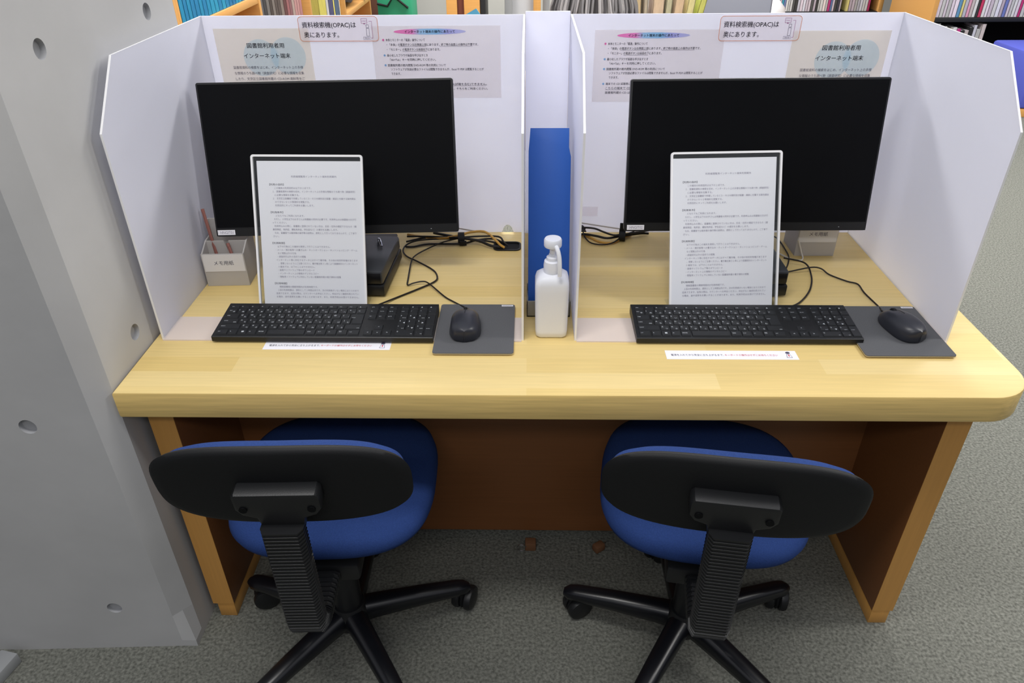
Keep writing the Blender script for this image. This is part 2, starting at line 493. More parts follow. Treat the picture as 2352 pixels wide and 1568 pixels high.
# ================================================================== DESK
desk = thing('computer_desk', 'pale wooden two-seat computer desk with a rounded front corner', 'desk', (0, 0, 0))
Y0, Y1, XL, XR, TH = 1.035, 1.7375, -0.742, 0.907, 0.056
rc = 0.085
poly = [(XL, Y0), (XR - rc, Y0)] + [(XR - rc + rc * sin(R(a)), Y0 + rc - rc * cos(R(a))) for a in range(9, 90, 9)] + [(XR, Y0 + rc), (XR, Y1), (XL, Y1)]
b = MB(); b.prism(poly, ZD - TH, ZD, mi=0, mi_side=1, bev=0.004)
b.build('desk_top', [M['desk'], M['desk_edge']], desk)
def leg(name, x0, x1, fx0, fx1):
    b = MB()
    b.box(x0, x1, 1.094, 1.735, 0.045, ZD - TH, 0.0015, 0)
    b.box(x0 + .0005, x1 - .0005, 1.0932, 1.0945, 0.0455, ZD - TH, 0, 1)
    o = b.build(name, [M['leg_wood'], M['leg_edge']], desk)
    f = MB(); f.box(fx0, fx1, 1.095, 1.725, 0.0, 0.045, 0.001)
    f.build('foot', M['leg_edge'], o)
leg('side_panel', -0.731, -0.681, -0.722, -0.683)
leg('side_panel', 0.795, 0.843, 0.797, 0.838)
b = MB(); b.box(-0.681, 0.795, 1.345, 1.365, 0.028, ZD - TH)
b.build('modesty_panel', M['leg_wood'], desk)
b = MB(); b.box(-0.681, 0.795, 1.712, 1.732, 0.0, ZD - TH - .0005)  # unseen board added to keep light from leaking in under the desk
b.build('rear_light_block', M['leg_wood'], desk)
# cable slot in the top (black lip; the dark of the hole is painted as a flat black face)
b = MB()
b.X = place((-0.049, 1.646, ZD))
ro = rrect(0.068, 0.050, 0.014); ri = rrect(0.060, 0.042, 0.010)
n = len(ro)
vs = [(p[0], p[1], 0.0005) for p in ro] + [(p[0], p[1], 0.003) for p in ro] + [(p[0], p[1], 0.003) for p in ri] + [(p[0], p[1], 0.0006) for p in ri]
fs = []
for k in range(n):
    k2 = (k + 1) % n
    for j in range(3): fs.append((j * n + k, j * n + k2, (j + 1) * n + k2, (j + 1) * n + k))
b.raw(vs, fs, 0)
b.raw([(p[0], p[1], 0.0006) for p in ri], [tuple(range(n))], 1)
b.build('cable_slot', [M['black'], M['screen']], desk)
# black slot strip seen below the rear screen
# ------------------------------------------------------------------ under-desk tabs
t = thing('door_stop', 'small square brown block with a wire ring under the desk back panel', 'stopper', (0.012, 1.31, 0.0))
b = MB(); b.box(-0.014, 0.014, -0.012, 0.012, 0.0, 0.026, 0.003); b.build('block', M['leather'], t)
b = MB(); b.tube([(-0.015 + 0.012 * cos(R(a)) - 0.008, -0.013, 0.014 + 0.011 * sin(R(a))) for a in range(20, 320, 20)], 0.0012, 6); b.build('ring', M['chrome'], t)
t = thing('door_stop', 'small brown block lying skewed under the desk near the chair by the rounded end', 'stopper', (0.188, 1.305, 0.0), 35)
b = MB(); b.box(-0.015, 0.015, -0.011, 0.011, 0.0, 0.022, 0.005); b.build('block', M['leather'], t)
b = MB(); b.tube([(0.015, 0, 0.012), (0.024, 0.002, 0.012), (0.031, 0.0, 0.01)], 0.0012, 6); b.build('ring', M['chrome'], t)

# ================================================================== PARTITIONS
def partition(label, x0, x1, cut_side):
    t = thing('desk_partition', label, 'partition', ((x0 + x1) / 2, 1.735, ZD), 0)
    w = x1 - x0; hw = w / 2; T = 0.004
    # back panel with a cable notch at the bottom
    nx = hw - 0.0435 if cut_side > 0 else -hw + 0.0435
    arc = [(nx + 0.0155 * cos(R(a)) * (1 if a in (180, 0) else 0.86), 0.021 * sin(R(a))) for a in range(180, -1, -18)]
    pl = [(-hw, 0)] + arc + [(hw, 0), (hw, 0.517), (-hw, 0.517)]
    b = MB(); b.prism(pl, -T / 2, T / 2, X=Matrix.Rotation(R(90), 4, 'X'))
    b.build('back_panel', M['frost'], t, smooth=0)
    # wings: straight top, cut corner, vertical front
    for s in (-1, 1):
        wp = [(-0.002, 0), (-0.002, 0.517), (-0.414, 0.517), (-0.515, 0.409), (-0.520, 0)]
        b = MB()
        X = Matrix(((0, 0, 1, s * (hw - T / 2)), (1, 0, 0, 0), (0, 1, 0, 0), (0, 0, 0, 1)))
        b.prism(wp, -T / 2, T / 2, X=X, mi=0, mi_side=1)
        b.build('side_wing', [M['frost'], M['white_edge']], t, smooth=0)
    b = MB(); b.box(-hw + T, hw - T, -0.526, -0.437, 0.0002, 0.003)
    b.build('base_strip', M['frost_flap'], t, smooth=0)
    return t
partition('frosted white three-sided desk screen beside the concrete pillar', -0.727, -0.006, 1)
partition('frosted white three-sided desk screen toward the rounded desk end', 0.094, 0.821, -1)
b = MB(); b.box(-0.005, 0.093, 1.726, 1.734, ZD, 1.224, 0.001)
tag(b.build('filler_board', M['frost']), 'tall white board closing the gap between the two frosted screens', 'board')

# ------------------------------------------------------------------ printed sheets on the screens
def sheet(name, label, cat, x0, x1, z1, h, y, m, group=None, poly=None):
    """thin paper hung upright, local x along the sheet, local y up, origin at top-left"""
    t = MB()
    t.box(0, x1 - x0, -h, 0, -0.0002, 0.0002, mi=0)
    return t, Matrix.Translation((x0, y, z1)) @ Matrix.Rotation(R(90), 4, 'X')

def finish(mb, X, name, mats, label, cat):
    o = mb.build(name, mats, smooth=0); o.matrix_world = X
    return tag(o, label, cat)

def circle(mb, cx, cy, r, z, mi, seg=40, ry=None):
    ry = r if ry is None else ry
    mb.raw([(cx + r * cos(2 * pi * k / seg), cy + ry * sin(2 * pi * k / seg), z) for k in range(seg)], [tuple(range(seg))], mi)

YP = 1.7325
def poster_a(label, x0, z1, skew=0):
    mb, X = sheet('poster', label, 'poster', x0, x0 + 0.214, z1, 0.30, YP, None)
    circle(mb, 0.098, -0.062, 0.040, 0.0004, 1); circle(mb, 0.160, -0.058, 0.040, 0.0005, 1)
    mb.text('図書館利用者用', 0.0118, (0.112, -0.040, 0.0007), mi=2, align='c', width=0.084, bold=0.010)
    mb.text('インターネット端末', 0.0118, (0.112, -0.062, 0.0007), mi=2, align='c', width=0.106, bold=0.010)
    L = ['図書館資料の検索をはじめ、インターネット上の多様', 'な情報のうち調べ物（調査研究）に必要な情報を収集',
         'したり、文京区立図書館所蔵の CD-ROM 資料等をご', '覧になるためご利用ください。']
    for i, s in enumerate(L):
        mb.text(s, 0.0072, (0.030, -0.0855 - 0.0125 * i, 0.0007), mi=2, width=0.160 if i < 3 else 0.086)
    return finish(mb, X, 'poster', [M['beige'], M['paleblue'], M['ink']], label, 'poster')
poster_a('beige poster with overlapping pale blue circles by the pillar-side wing', -0.703, 1.191)
poster_a('beige poster with pale blue circles behind the screen stickered HNGIT02', 0.586, 1.181)

TITLE = gradient_x('printed_title_band', [(0, (246, 130, 200)), (0.25, (240, 140, 208)), (0.36, (164, 204, 246)), (0.6, (146, 200, 248)), (0.75, (176, 178, 244)), (1, (196, 198, 248))], 0.05, 0.21)
def poster_b(label, x0, z1, side):
    mb, X = sheet('poster', label, 'poster', x0, x0 + 0.287, z1, 0.156, YP, None)
    circle(mb, 0.130, -0.012, 0.0805, 0.0004, 1, ry=0.0062)
    mb.text('インターネット端末の操作にあたって', 0.0068, (0.130, -0.0144, 0.0007), mi=2, align='c', width=0.112, bold=0.010)
    def under(x, y, w): mb.raw([(x, y, 0.0006), (x + w, y, 0.0006), (x + w, y + 0.0005, 0.0006), (x, y + 0.0005, 0.0006)], [(0, 1, 2, 3)], 2)
    rows = [(0.030, -0.0315, '本体とモニターの「電源」操作について', 0.088, 3),
            (0.031, -0.0415, '・「本体」の電源ボタンは' + side + '側面上部にあります。終了時の画面上の操作は不要です。', 0.206, 0),
            (0.031, -0.0517, '・「モニター」の電源ボタンは画面右下にあります。', 0.120, 0),
            (0.030, -0.0642, '最小化したブラウザ画面を呼び出すとき', 0.092, 4),
            (0.036, -0.0735, '「Alt+Tab」キーを同時に押してください。', 0.104, 0),
            (0.030, -0.0855, '図書館所蔵の館内閲覧 DVD-ROM 等の利用について', 0.132, 4),
            (0.036, -0.0945, 'ソフトウェアが別途必要なファイルは閲覧できませんが、Excel や PDF は閲覧することが', 0.212, 0),
            (0.036, -0.1040, 'できます。', 0.022, 0),
            (0.030, -0.1180, '端末での CD 試聴等について', 0.074, 4),
            (0.030, -0.1275, 'こちらの端末で CD を再生し、音楽を聴くことは(試聴を含む)できません。', 0.224, 0),
            (0.030, -0.1375, '図書館所蔵の CD は、視聴コーナーで試聴できます。そちらをご利用ください。', 0.226, 0)]
    for x, y, s, w, dot in rows:
        mb.text(s, 0.0062, (x, y, 0.0006), mi=2, width=w, bold=0.008)
        if dot: circle(mb, 0.0245, y + 0.0024, 0.0024, 0.0006, dot, 16)
    under(0.058, -0.0433, 0.062); under(0.150, -0.0433, 0.074); under(0.066, -0.0535, 0.055); under(0.030, -0.1293, 0.222)
    return finish(mb, X, 'poster', [M['greyp'], TITLE, M['ink'], M['ink_pink'], M['ink_blue']], label, 'poster')
poster_b('grey wide instruction sheet with pink and blue title beside the pillar-side sign', -0.348, 1.195, '左')
poster_b('grey wide instruction sheet with pink and blue title next to the white filler board', 0.149, 1.185, '右')

def opac_sign(label, x0, z1):
    w, h = 0.1775, 0.052
    mb = MB()
    po = [(p[0] + w / 2, p[1] - h / 2) for p in rrect(w, h, 0.008)]
    mb.prism(po, -0.0003, 0.0003, mi=0)
    pi_ = [(p[0] + w / 2, p[1] - h / 2) for p in rrect(w - 0.0022, h - 0.0022, 0.007)]
    n = len(po)
    mb.raw([(p[0], p[1], 0.0005) for p in po] + [(p[0], p[1], 0.0005) for p in pi_], [(k, (k + 1) % n, n + (k + 1) % n, n + k) for k in range(n)], 1)
    mb.text('資料検索機(OPAC)は', 0.0133, (0.0085, -0.0225, 0.0006), mi=2, width=0.120, bold=0.010)
    mb.text('奥にあります。', 0.0133, (0.0105, -0.0430, 0.0006), mi=2, width=0.078, bold=0.010)
    def line(x0, y0, x1, y1, m, t=0.0007):
        d = Vector((x1 - x0, y1 - y0, 0)); nn = Vector((-d.y, d.x, 0)).normalized() * t / 2
        A = Vector((x0, y0, 0.0006)); B = Vector((x1, y1, 0.0006))
        mb.raw([A - nn, B - nn, B + nn, A + nn], [(0, 1, 2, 3)], m)
    def rect(x0, y0, x1, y1, m):
        line(x0, y0, x1, y0, m); line(x1, y0, x1, y1, m); line(x1, y1, x0, y1, m); line(x0, y1, x0, y0, m)
    rect(0.141, -0.0145, 0.154, -0.005, 3); line(0.1475, -0.0145, 0.1475, -0.0165, 3, 0.003)
    mb.text('OPAC', 0.004, (0.1475, -0.0115, 0.0006), mi=3, align='c')
    rect(0.151, -0.0235, 0.1565, -0.0175, 2); rect(0.151, -0.0410, 0.157, -0.0250, 2)
    rect(0.143, -0.0478, 0.159, -0.0425, 4); mb.text('現在地', 0.0036, (0.151, -0.0466, 0.0006), mi=2, align='c')
    line(0.158, -0.0100, 0.164, -0.0100, 3); line(0.164, -0.0100, 0.164, -0.0450, 3); line(0.164, -0.0450, 0.160, -0.0450, 3)
    X = Matrix.Translation((x0, YP - 0.0014, z1)) @ Matrix.Rotation(R(90), 4, 'X')
    return finish(mb, X, 'sign', [M['sign_paper'], M['ink_orange'], M['ink'], M['ink_purple'], M['ink_grey']], label, 'sign')
opac_sign('white orange-edged direction sign at the top of the pillar-side screen', -0.5095, 1.2155)
opac_sign('white orange-edged direction sign at the top of the screen near the rounded desk end', 0.4215, 1.2125)
# small white label on the screen backs near the notch
for xa, xb, za, zb, lab in ((0.100, 0.178, 0.745, 0.770, 'pale tape patch low on the screen above the bundled cables'),):
    b = MB(); b.box(xa, xb, YP - 0.0003, YP + 0.0003, za, zb)
    tag(b.build('tape_patch', M['sign_paper'], smooth=0), lab, 'tape')

# ================================================================== MONITORS
def monitor(label, c, yaw, tilt, roll, sticker, pc):
    t = thing('computer_monitor', label, 'monitor', c, yaw)
    X = Matrix.Rotation(R(-tilt), 4, 'X') @ Matrix.Rotation(R(-roll), 4, 'Y')
    w, h = 0.539, 0.323
    RX = Matrix.Rotation(R(90), 4, 'X')        # local xy of prisms -> upright sheet (xz)
    b = MB(); b.X = X
    b.prism(rrect(w, h, 0.005), -0.012, 0.004, X=RX, bev=0.0012)
    b.prism(rrect(w * 0.62, h * 0.62, 0.03), -0.042, -0.012, X=RX, bev=0.008)
    b.box(-w / 2 + 0.001, w / 2 - 0.001, -0.0046, -0.004, -h / 2 + 0.0008, -h / 2 + 0.0185)
    b.build('housing', M['black'], t)
    b = MB(); b.X = X
    b.box(-w / 2 + 0.004, w / 2 - 0.004, -0.0049, -0.0039, -h / 2 + 0.020, h / 2 - 0.004)
    b.build('screen', M['screen'], t)
    b = MB(); b.X = X
    b.box(w / 2 - 0.062, w / 2 - 0.060, -0.0052, -0.004, -h / 2 + 0.008, -h / 2 + 0.0092)
    b.build('power_light', M['legend'], t)
    b = MB(); b.X = X
    sx = -w / 2 + 0.0065 if sticker.endswith('02') else -w / 2 + 0.004
    b.box(sx, sx + 0.0385, -0.0054, -0.0046, -h / 2 + 0.0035, -h / 2 + 0.0145)
    b.text(sticker, 0.0088, (sx + 0.0205, -0.0056, -h / 2 + 0.0060), (1, 0, 0), (0, 0, 1), mi=1, align='c', width=0.029)
    b.build('asset_sticker', [M['paper'], M['ink_grey']], t, smooth=0)
    # stand: neck down to a foot plate standing on the desk behind the computer
    z0 = ZD - c[2]
    b = MB()
    b.box(-0.035, 0.035, 0.068, 0.090, z0 + 0.010, 0.06, 0.006)
    b.box(-0.030, 0.030, 0.040, 0.075, -0.02, 0.05, 0.004)
    b.box(-0.10, 0.10, 0.060, 0.168, z0 + 0.0006, z0 + 0.010, 0.004)
    b.build('stand', M['black'], t)
    return t
monitor('large black monitor with sticker HNGIT01 at its lower corner', (-0.424, 1.534, 0.959), 1.66, 14.78, 0.54, 'HNGIT01', None)
monitor('large black monitor with sticker HNGIT02 at its lower corner', (0.487, 1.558, 0.955), -0.27, 10.44, 0.36, 'HNGIT02', None)

# mini computers lying under the monitors
def mini_pc(label, loc, rz, w, d):
    t = thing('mini_computer', label, 'computer', loc, rz)
    b = MB(); b.box(-w / 2, w / 2, -d / 2, d / 2, 0.004, 0.030, 0.004); b.build('lower_case', M['black'], t)
    b = MB(); b.box(-w / 2 + 0.002, w / 2 - 0.002, -d / 2 + 0.002, d / 2 - 0.002, 0.0302, 0.063, 0.006)
    b.build('upper_case', M['grey_pc'], t)
    b = MB(); b.box(-w / 2 + 0.006, w / 2 - 0.006, -d / 2 + 0.001, -d / 2 + 0.0025, 0.034, 0.058, 0.0004); b.build('front_plate', M['black_gloss'], t)
    for sx in (-1, 1):
        for sy in (-1, 1):
            b = MB(); b.lathe([(0, 0.0006), (0.008, 0.0006), (0.008, 0.0045), (0, 0.0045)], 12, 0, place((sx * (w / 2 - .02), sy * (d / 2 - .02), 0)))
            b.build('rubber_foot', M['black_m'], t)
    return t
pc = mini_pc('black mini computer lying beneath the screen stickered HNGIT01', (-0.403, 1.485, ZD), -3, 0.20, 0.19)
b = MB(); b.tube([(0.058, 0.058, 0.064), (0.060, 0.050, 0.073), (0.066, 0.036, 0.075), (0.071, 0.026, 0.066)], 0.0035, 8)
b.build('metal_latch', M['chrome'], pc)
mini_pc('dark mini computer mostly hidden behind the sign stand below HNGIT02', (0.462, 1.480, ZD), 0, 0.195, 0.18)

# ================================================================== SIGN STANDS
JP = [('t', '利用者閲覧用インターネット端末利用案内'), ('', ''), ('h', '【利用の目的】'), ('b', 'この端末の利用目的は以下の２点です。'),
      ('n', '１．図書館資料の検索を初め、インターネット上の多様な情報のうち調べ物（調査研究）'), ('c', 'に必要な情報を収集する。'),
      ('n', '２．文京区立図書館で所蔵しているＣＤ－ＲＯＭ資料及び図書・雑誌に付属する館内貸出'), ('c', 'のできないＤＶＤ等資料を閲覧する。'),
      ('b', '利用目的にそってご利用をお願いします。'), ('', ''), ('h', '【利用条件】'), ('b', 'どなたでもご利用になれます。'),
      ('n', 'ただし、小学生以下のお子さんは保護者の同伴が必要です。利用申込みは保護者の方が行'), ('a', 'ってください。'),
      ('n', '利用申込みの際に、図書館に登録されていない方は、氏名・住所の確認できるもの（健'), ('a', '康保険証、免許証、運転免許証、学生証など）の提示をお願いします。'),
      ('n', 'なお、図書館では端末機の操作等の説明は、原則として行っておりませんので、ご了承下'), ('a', 'さい。'), ('', ''), ('h', '【利用制限】'),
      ('b', '以下の行為はこの端末を使用して行うことはできません。'), ('n', '・メール・掲示板等への書き込み・ネットオークション・ネットショッピング・ゲーム'),
      ('c', 'など閲覧以外の行為'), ('n2', '・調査研究以外の目的での閲覧'), ('n', '　インターネット等に存在するデータにはすべて著作権、その他の知的所有権があります'),
      ('c', '。侵害しないようにご注意ください。著作権法第３１条により図書館内のインターネット'), ('c', 'ト端末では、以下のことはできません。'),
      ('n2', '・画像やソフトウェア等のダウンロード'), ('n2', '・インターネット上の情報のデジタルコピー'), ('n2', '・閲覧用ソフトウェアに対応していない図書館所蔵の電子資料の閲覧'),
      ('', ''), ('h', '【利用時間】'), ('b', '開館図書館の開館時間内が利用時間です。'),
      ('n', '１回の利用時間は、原則として１時間以内です。次の利用者がいない場合には３０分まで'), ('a', '延長できます。延長の際は、カウンターへお申出ください。申出がなく継続利用されてい'),
      ('a', 'る場合、途中退席をお願いすることがあります。また、利用予約はお受けできません。')]
HOLDER = clear_plastic('clear_acrylic')
def sign_stand(label, base, yaw, tilt, w, h, flush):
    t = thing('sign_holder', label, 'sign holder', base, yaw)
    RX = Matrix.Rotation(R(-tilt), 4, 'X') @ Matrix.Rotation(R(90), 4, 'X')
    # plate in local xy (x across, y up), z toward the reader
    b = MB(); b.X = RX
    b.prism([(p[0], p[1] + h / 2) for p in rrect(w, h, 0.006)], -0.0035, -0.0012)
    b.prism([(p[0], p[1] + h / 2) for p in rrect(w - .001, h - .001, 0.006)], 0.0010, 0.0020)
    b.build('front_plate', HOLDER, t, smooth=0)
    b = MB(); b.X = RX
    e = 0.0042
    po = [(p[0], p[1] + h / 2) for p in rrect(w, h, 0.006)]; pi_ = [(p[0], p[1] + h / 2) for p in rrect(w - 2 * e, h - 2 * e, 0.003)]
    n = len(po)
    vs = []
    for z in (-0.0036, 0.0022):
        vs += [(p[0], p[1], z) for p in po] + [(p[0], p[1], z) for p in pi_]
    fs = []
    for k in range(n):
        k2 = (k + 1) % n
        fs += [(k, k2, n + k2, n + k), (2 * n + k, 2 * n + k2, 3 * n + k2, 3 * n + k), (k, k2, 2 * n + k2, 2 * n + k), (n + k, n + k2, 3 * n + k2, 3 * n + k)]
    b.raw(vs, fs, 0)
    b.build('rim', M['white_edge'], t)
    px0 = -w / 2 + e + 0.0075 if flush == 'r' else -w / 2 + e - 0.003
    pw = w - 2 * e - 0.0075 + 0.003
    b = MB(); b.X = RX
    b.box(px0, px0 + pw, 0.004, h - e - 0.0085, -0.0008, 0.0004)
    y = h - 0.0455
    for k, s in JP:
        if s:
            x = {'t': 0.070, 'h': 0.024, 'b': 0.034, 'n': 0.030, 'n2': 0.033, 'c': 0.034, 'a': 0.026}[k]
            sz = 0.0046
            full = {'n': 0.178 - 0.006, 'a': None}.get(k)
            wd = full if (k == 'n') else (0.094 if k == 't' else len(s) * 0.0046 * 0.93)
            if k == 'a' and len(s) > 36: wd = 0.176
            if k == 'c' and len(s) > 36: wd = 0.168
            b.text(s, sz, (px0 + x, y, 0.0006), mi=2 if k == 'h' else 1, width=wd)
        y -= 0.0091 if k == 't' else 0.00705
    b.build('notice_page', [M['paper'], M['ink_grey'], M['ink']], t, smooth=0)
    b = MB(); b.box(-w / 2, w / 2, 0.004, 0.046, 0.0, 0.003, 0.0005); b.build('foot_plate', HOLDER, t)
    return t
sign_stand('clear tilted stand holding a printed notice in front of screen HNGIT01', (-0.4535, 1.337, ZD + .002), -0.95, 21.3, 0.231, 0.3165, 'r')
sign_stand('clear tilted stand holding a printed notice in front of screen HNGIT02', (0.413, 1.337, ZD + .002), 3.1, 23.7, 0.229, 0.323, 'l')

# ================================================================== KEYBOARDS
KBW, KBD = 0.437, 0.120
def slope(y): return 0.0115 + 0.0085 * (y / KBD)      # top of the wedge above its underside
KEYS = []
def add_key(x, y, w, h, top='', kana='', shape=None): KEYS.append((x, y, w, h, top, kana, shape))
U = 0.01905; mx0 = 0.0065; g = 0.0022
RP = 0.0182
rowy = [0.0065 + RP * k for k in range(5)] ; fy = rowy[4] + RP; fh = 0.0105
def row(r, items, x0=mx0):
    x = x0
    for it in items:
        wu, top, kana = it
        if top is not None: add_key(x, rowy[r], wu * U - g, RP - g, top, kana)
        x += wu * U
row(4, [(1, 'ESC', '半'), (1, '1', 'ぬ'), (1, '2', 'ふ'), (1, '3', 'あ'), (1, '4', 'う'), (1, '5', 'え'), (1, '6', 'お'), (1, '7', 'や'), (1, '8', 'ゆ'), (1, '9', 'よ'), (1, '0', 'わ'), (1, '-', 'ほ'), (1, '^', 'へ'), (1, '¥', 'ー'), (1, 'BS', '')])
row(3, [(1.5, 'TAB', '')] + [(1, a, k) for a, k in zip('QWERTYUIOP@[', 'たていすかんなにらせ゛゜')])
row(2, [(1.75, 'CAPS', '英数')] + [(1, a, k) for a, k in zip('ASDFGHJKL;:]', 'ちとしはきくまのりれけむ')])
row(1, [(2.25, 'SHIFT', '')] + [(1, a, k) for a, k in zip('ZXCVBNM,./\\', 'つさそひこみもねるめろ')] + [(1.75, '', 'shift')])
row(0, [(1.25, 'ctrl', ''), (1, 'fn', ''), (1, 'WIN', ''), (1, 'alt', ''), (1.1, '無変換', ''), (4, '', ''), (1.1, '変換', ''), (1.1, 'カナ', ''), (1.1, 'alt', ''), (1.1, '▤', ''), (1.25, 'ctrl', '')])
ex0 = mx0 + 13.5 * U
KEYS.append((ex0, rowy[2], 1.5 * U - g, 2 * RP - g, 'enter', '', 'enter'))
nx0 = mx0 + 15 * U + 0.0062
row(4, [(1, 'ins', ''), (1, 'home', ''), (1, 'pg up', '')], nx0)
row(3, [(1, 'del', ''), (1, 'end', ''), (1, 'pg dn', '')], nx0)
add_key(nx0 + U, rowy[1], U - g, RP - g, '^', '')
row(0, [(1, '<', ''), (1, 'v', ''), (1, '>', '')], nx0)
px0 = nx0 + 3 * U + 0.0060
row(4, [(1, 'num', ''), (1, '/', ''), (1, '*', ''), (1, '-', '')], px0)
row(3, [(1, '7', 'home'), (1, '8', '▲'), (1, '9', 'pgup')], px0)
row(2, [(1, '4', '◀'), (1, '5', ''), (1, '6', '▶')], px0)
row(1, [(1, '1', 'end'), (1, '2', '▼'), (1, '3', 'pgdn')], px0)
row(0, [(2, '0', 'ins'), (1, '.', 'del')], px0)
add_key(px0 + 3 * U, rowy[2], U - g, 2 * RP - g, '+', '')
add_key(px0 + 3 * U, rowy[0], U - g, 2 * RP - g, 'enter', '')
NMAIN = len(KEYS)
FK = []
fw = 15 * U / 14
for k, s in enumerate(['esc'] + ['f%d' % i for i in range(1, 13)] + ['▲']): FK.append((mx0 + k * fw, fy, fw - g, fh - 0.0015, s, '', None))
for k, s in enumerate(['prt', 'scr', 'pau']): FK.append((nx0 + k * U, fy, U - g, fh - 0.0015, s, '', None))
for k, s in enumerate(['♪', '▼', '▲', '●']): FK.append((px0 + k * U, fy, U - g, fh - 0.0015, s, '', None))

def key_geo(mb, k):
    x, y, w, h, top, kana, shape = k
    def P(px, py, up): return (px, py, slope(py) + up)
    H = 0.0022; ins = 0.0011
    if shape == 'enter':
        nb = 0.25 * U     # narrower lower half
        A = [(x + nb, y), (x + w, y), (x + w, y + h), (x, y + h), (x, y + RP + 0.0002), (x + nb, y + RP + 0.0002)]
        cx = x + w * .55; cy = y + h * .5
        B = [(p[0] + (ins if p[0] < cx else -ins), p[1] + (ins if p[1] < y + 1e-6 else (-ins if p[1] > y + h - 1e-6 else 0.0008))) for p in A]
    else:
        A = [(x, y), (x + w, y), (x + w, y + h), (x, y + h)]
        B = [(x + ins, y + ins), (x + w - ins, y + ins), (x + w - ins, y + h - ins), (x + ins, y + h - ins)]
    n = len(A)
    vs = [P(p[0], p[1], 0.0001) for p in A] + [P(p[0], p[1], H) for p in B]
    mb.raw(vs, [tuple(range(n, 2 * n))] + [(i, (i + 1) % n, n + (i + 1) % n, n + i) for i in range(n)], 0)
    yd = Vector((0, 1, 0.0085 / KBD)).normalized()
    def tx(s, px, py, sz, al='l'):
        mb.text(s, sz, P(px, py, H + 0.00012), (1, 0, 0), yd, 1, al)
    if top == 'WIN':
        for i in (0, 1):
            for j in (0, 1):
                ox = x + w * .40 + i * 0.0024; oy = y + h * .36 + j * 0.0024
                mb.raw([P(ox, oy, H + .00012), P(ox + .0021, oy, H + .00012), P(ox + .0021, oy + .0021, H + .00012), P(ox, oy + .0021, H + .00012)], [(0, 1, 2, 3)], 1)
        return
    tall = h > RP
    big = 0.0060 if len(top) == 1 else 0.0034
    if h < 0.010: big = 0.0040
    if top:
        if len(top) > 1 or (shape or not kana and w < 1.2 * U):
            if top in '<>^v' and not kana: tx(top, x + w / 2, y + h * .35, 0.0062, 'c')
            else: tx(top, x + 0.0026, y + h * (.62 if tall else .52) - .001, big)
        else: tx(top, x + 0.0028, y + h * .54, big * .9)
    if kana: tx(kana, x + w - 0.0026, y + h * .16, 0.0052 if len(kana) == 1 else 0.0032, 'r')

def make_keyboard():
    t = thing('keyboard', '', 'keyboard')
    b = MB(); X = Matrix(((0, 0, 1, 0), (1, 0, 0, 0), (0, 1, 0, 0), (0, 0, 0, 1)))
    prof = [(0.001, 0.0), (0, 0.002), (0, 0.0105), (0.0015, slope(0.0015)), (KBD - 0.003, slope(KBD)), (KBD, slope(KBD) - 0.003), (KBD, 0.004), (KBD - 0.004, 0)]
    b.prism(prof, 0.0, KBW, X=X)
    b.build('case', M['black'], t, smooth=25)
    fk = FK
    alone = KEYS + fk[:100 - len(KEYS)] if len(KEYS) < 100 else KEYS[:100]
    rest = [k for k in KEYS + fk if k not in alone]
    for k in alone:
        b = MB(); key_geo(b, k); b.build('key', [M['key'], M['legend']], t, smooth=0)
    b = MB()
    for k in rest: key_geo(b, k)
    tag(b.build('key', [M['key'], M['legend']], t, smooth=0), kind='stuff')
    return t
kb = make_keyboard()
kb2 = copy_tree(kb)
kb.location = (-0.6205, 1.2015, ZD + 0.0035); kb['label'] = 'black keyboard covering a notice strip in front of screen HNGIT01'
kb2.location = (0.2145, 1.2015, ZD + 0.0035); kb2['label'] = 'black keyboard overlapping the mouse pad nearest the rounded desk end'
kb['group'] = kb2['group'] = 'keyboards on the desk'
kb.rotation_euler = (0, 0, R(-0.2)); kb2.rotation_euler = (0, 0, R(-0.1))
kb2.location.z = ZD + 0.0035
def cord(pts, rad, name, m, parent):
    b = MB(); iv = parent.matrix_basis.inverted()
    b.tube([iv @ Vector(p) for p in pts], rad, 8, smooth=4)
    return b.build(name, m, parent)
cord([(-0.333, 1.319, .715), (-0.323, 1.328, 0.711), (-0.288, 1.376, 0.7035), (-0.241, 1.420, 0.7035), (-0.211, 1.451, 0.7035), (-0.204, 1.474, 0.7035), (-0.217, 1.511, 0.7035), (-0.259, 1.556, 0.7035), (-0.289, 1.584, 0.7035), (-0.303, 1.616, 0.704), (-0.297, 1.646, 0.706), (-0.272, 1.662, 0.709), (-0.228, 1.664, 0.712), (-0.175, 1.662, 0.714)], 0.0019, 'cord', M['cable'], kb)
cord([(0.53, 1.319, .715), (0.538, 1.326, 0.711), (0.579, 1.362, 0.7035), (0.615, 1.410, 0.7035), (0.638, 1.461, 0.7035), (0.648, 1.502, 0.705), (0.648, 1.525, 0.710), (0.638, 1.543, 0.712), (0.600, 1.553, 0.716)], 0.0019, 'cord', M['cable'], kb2)

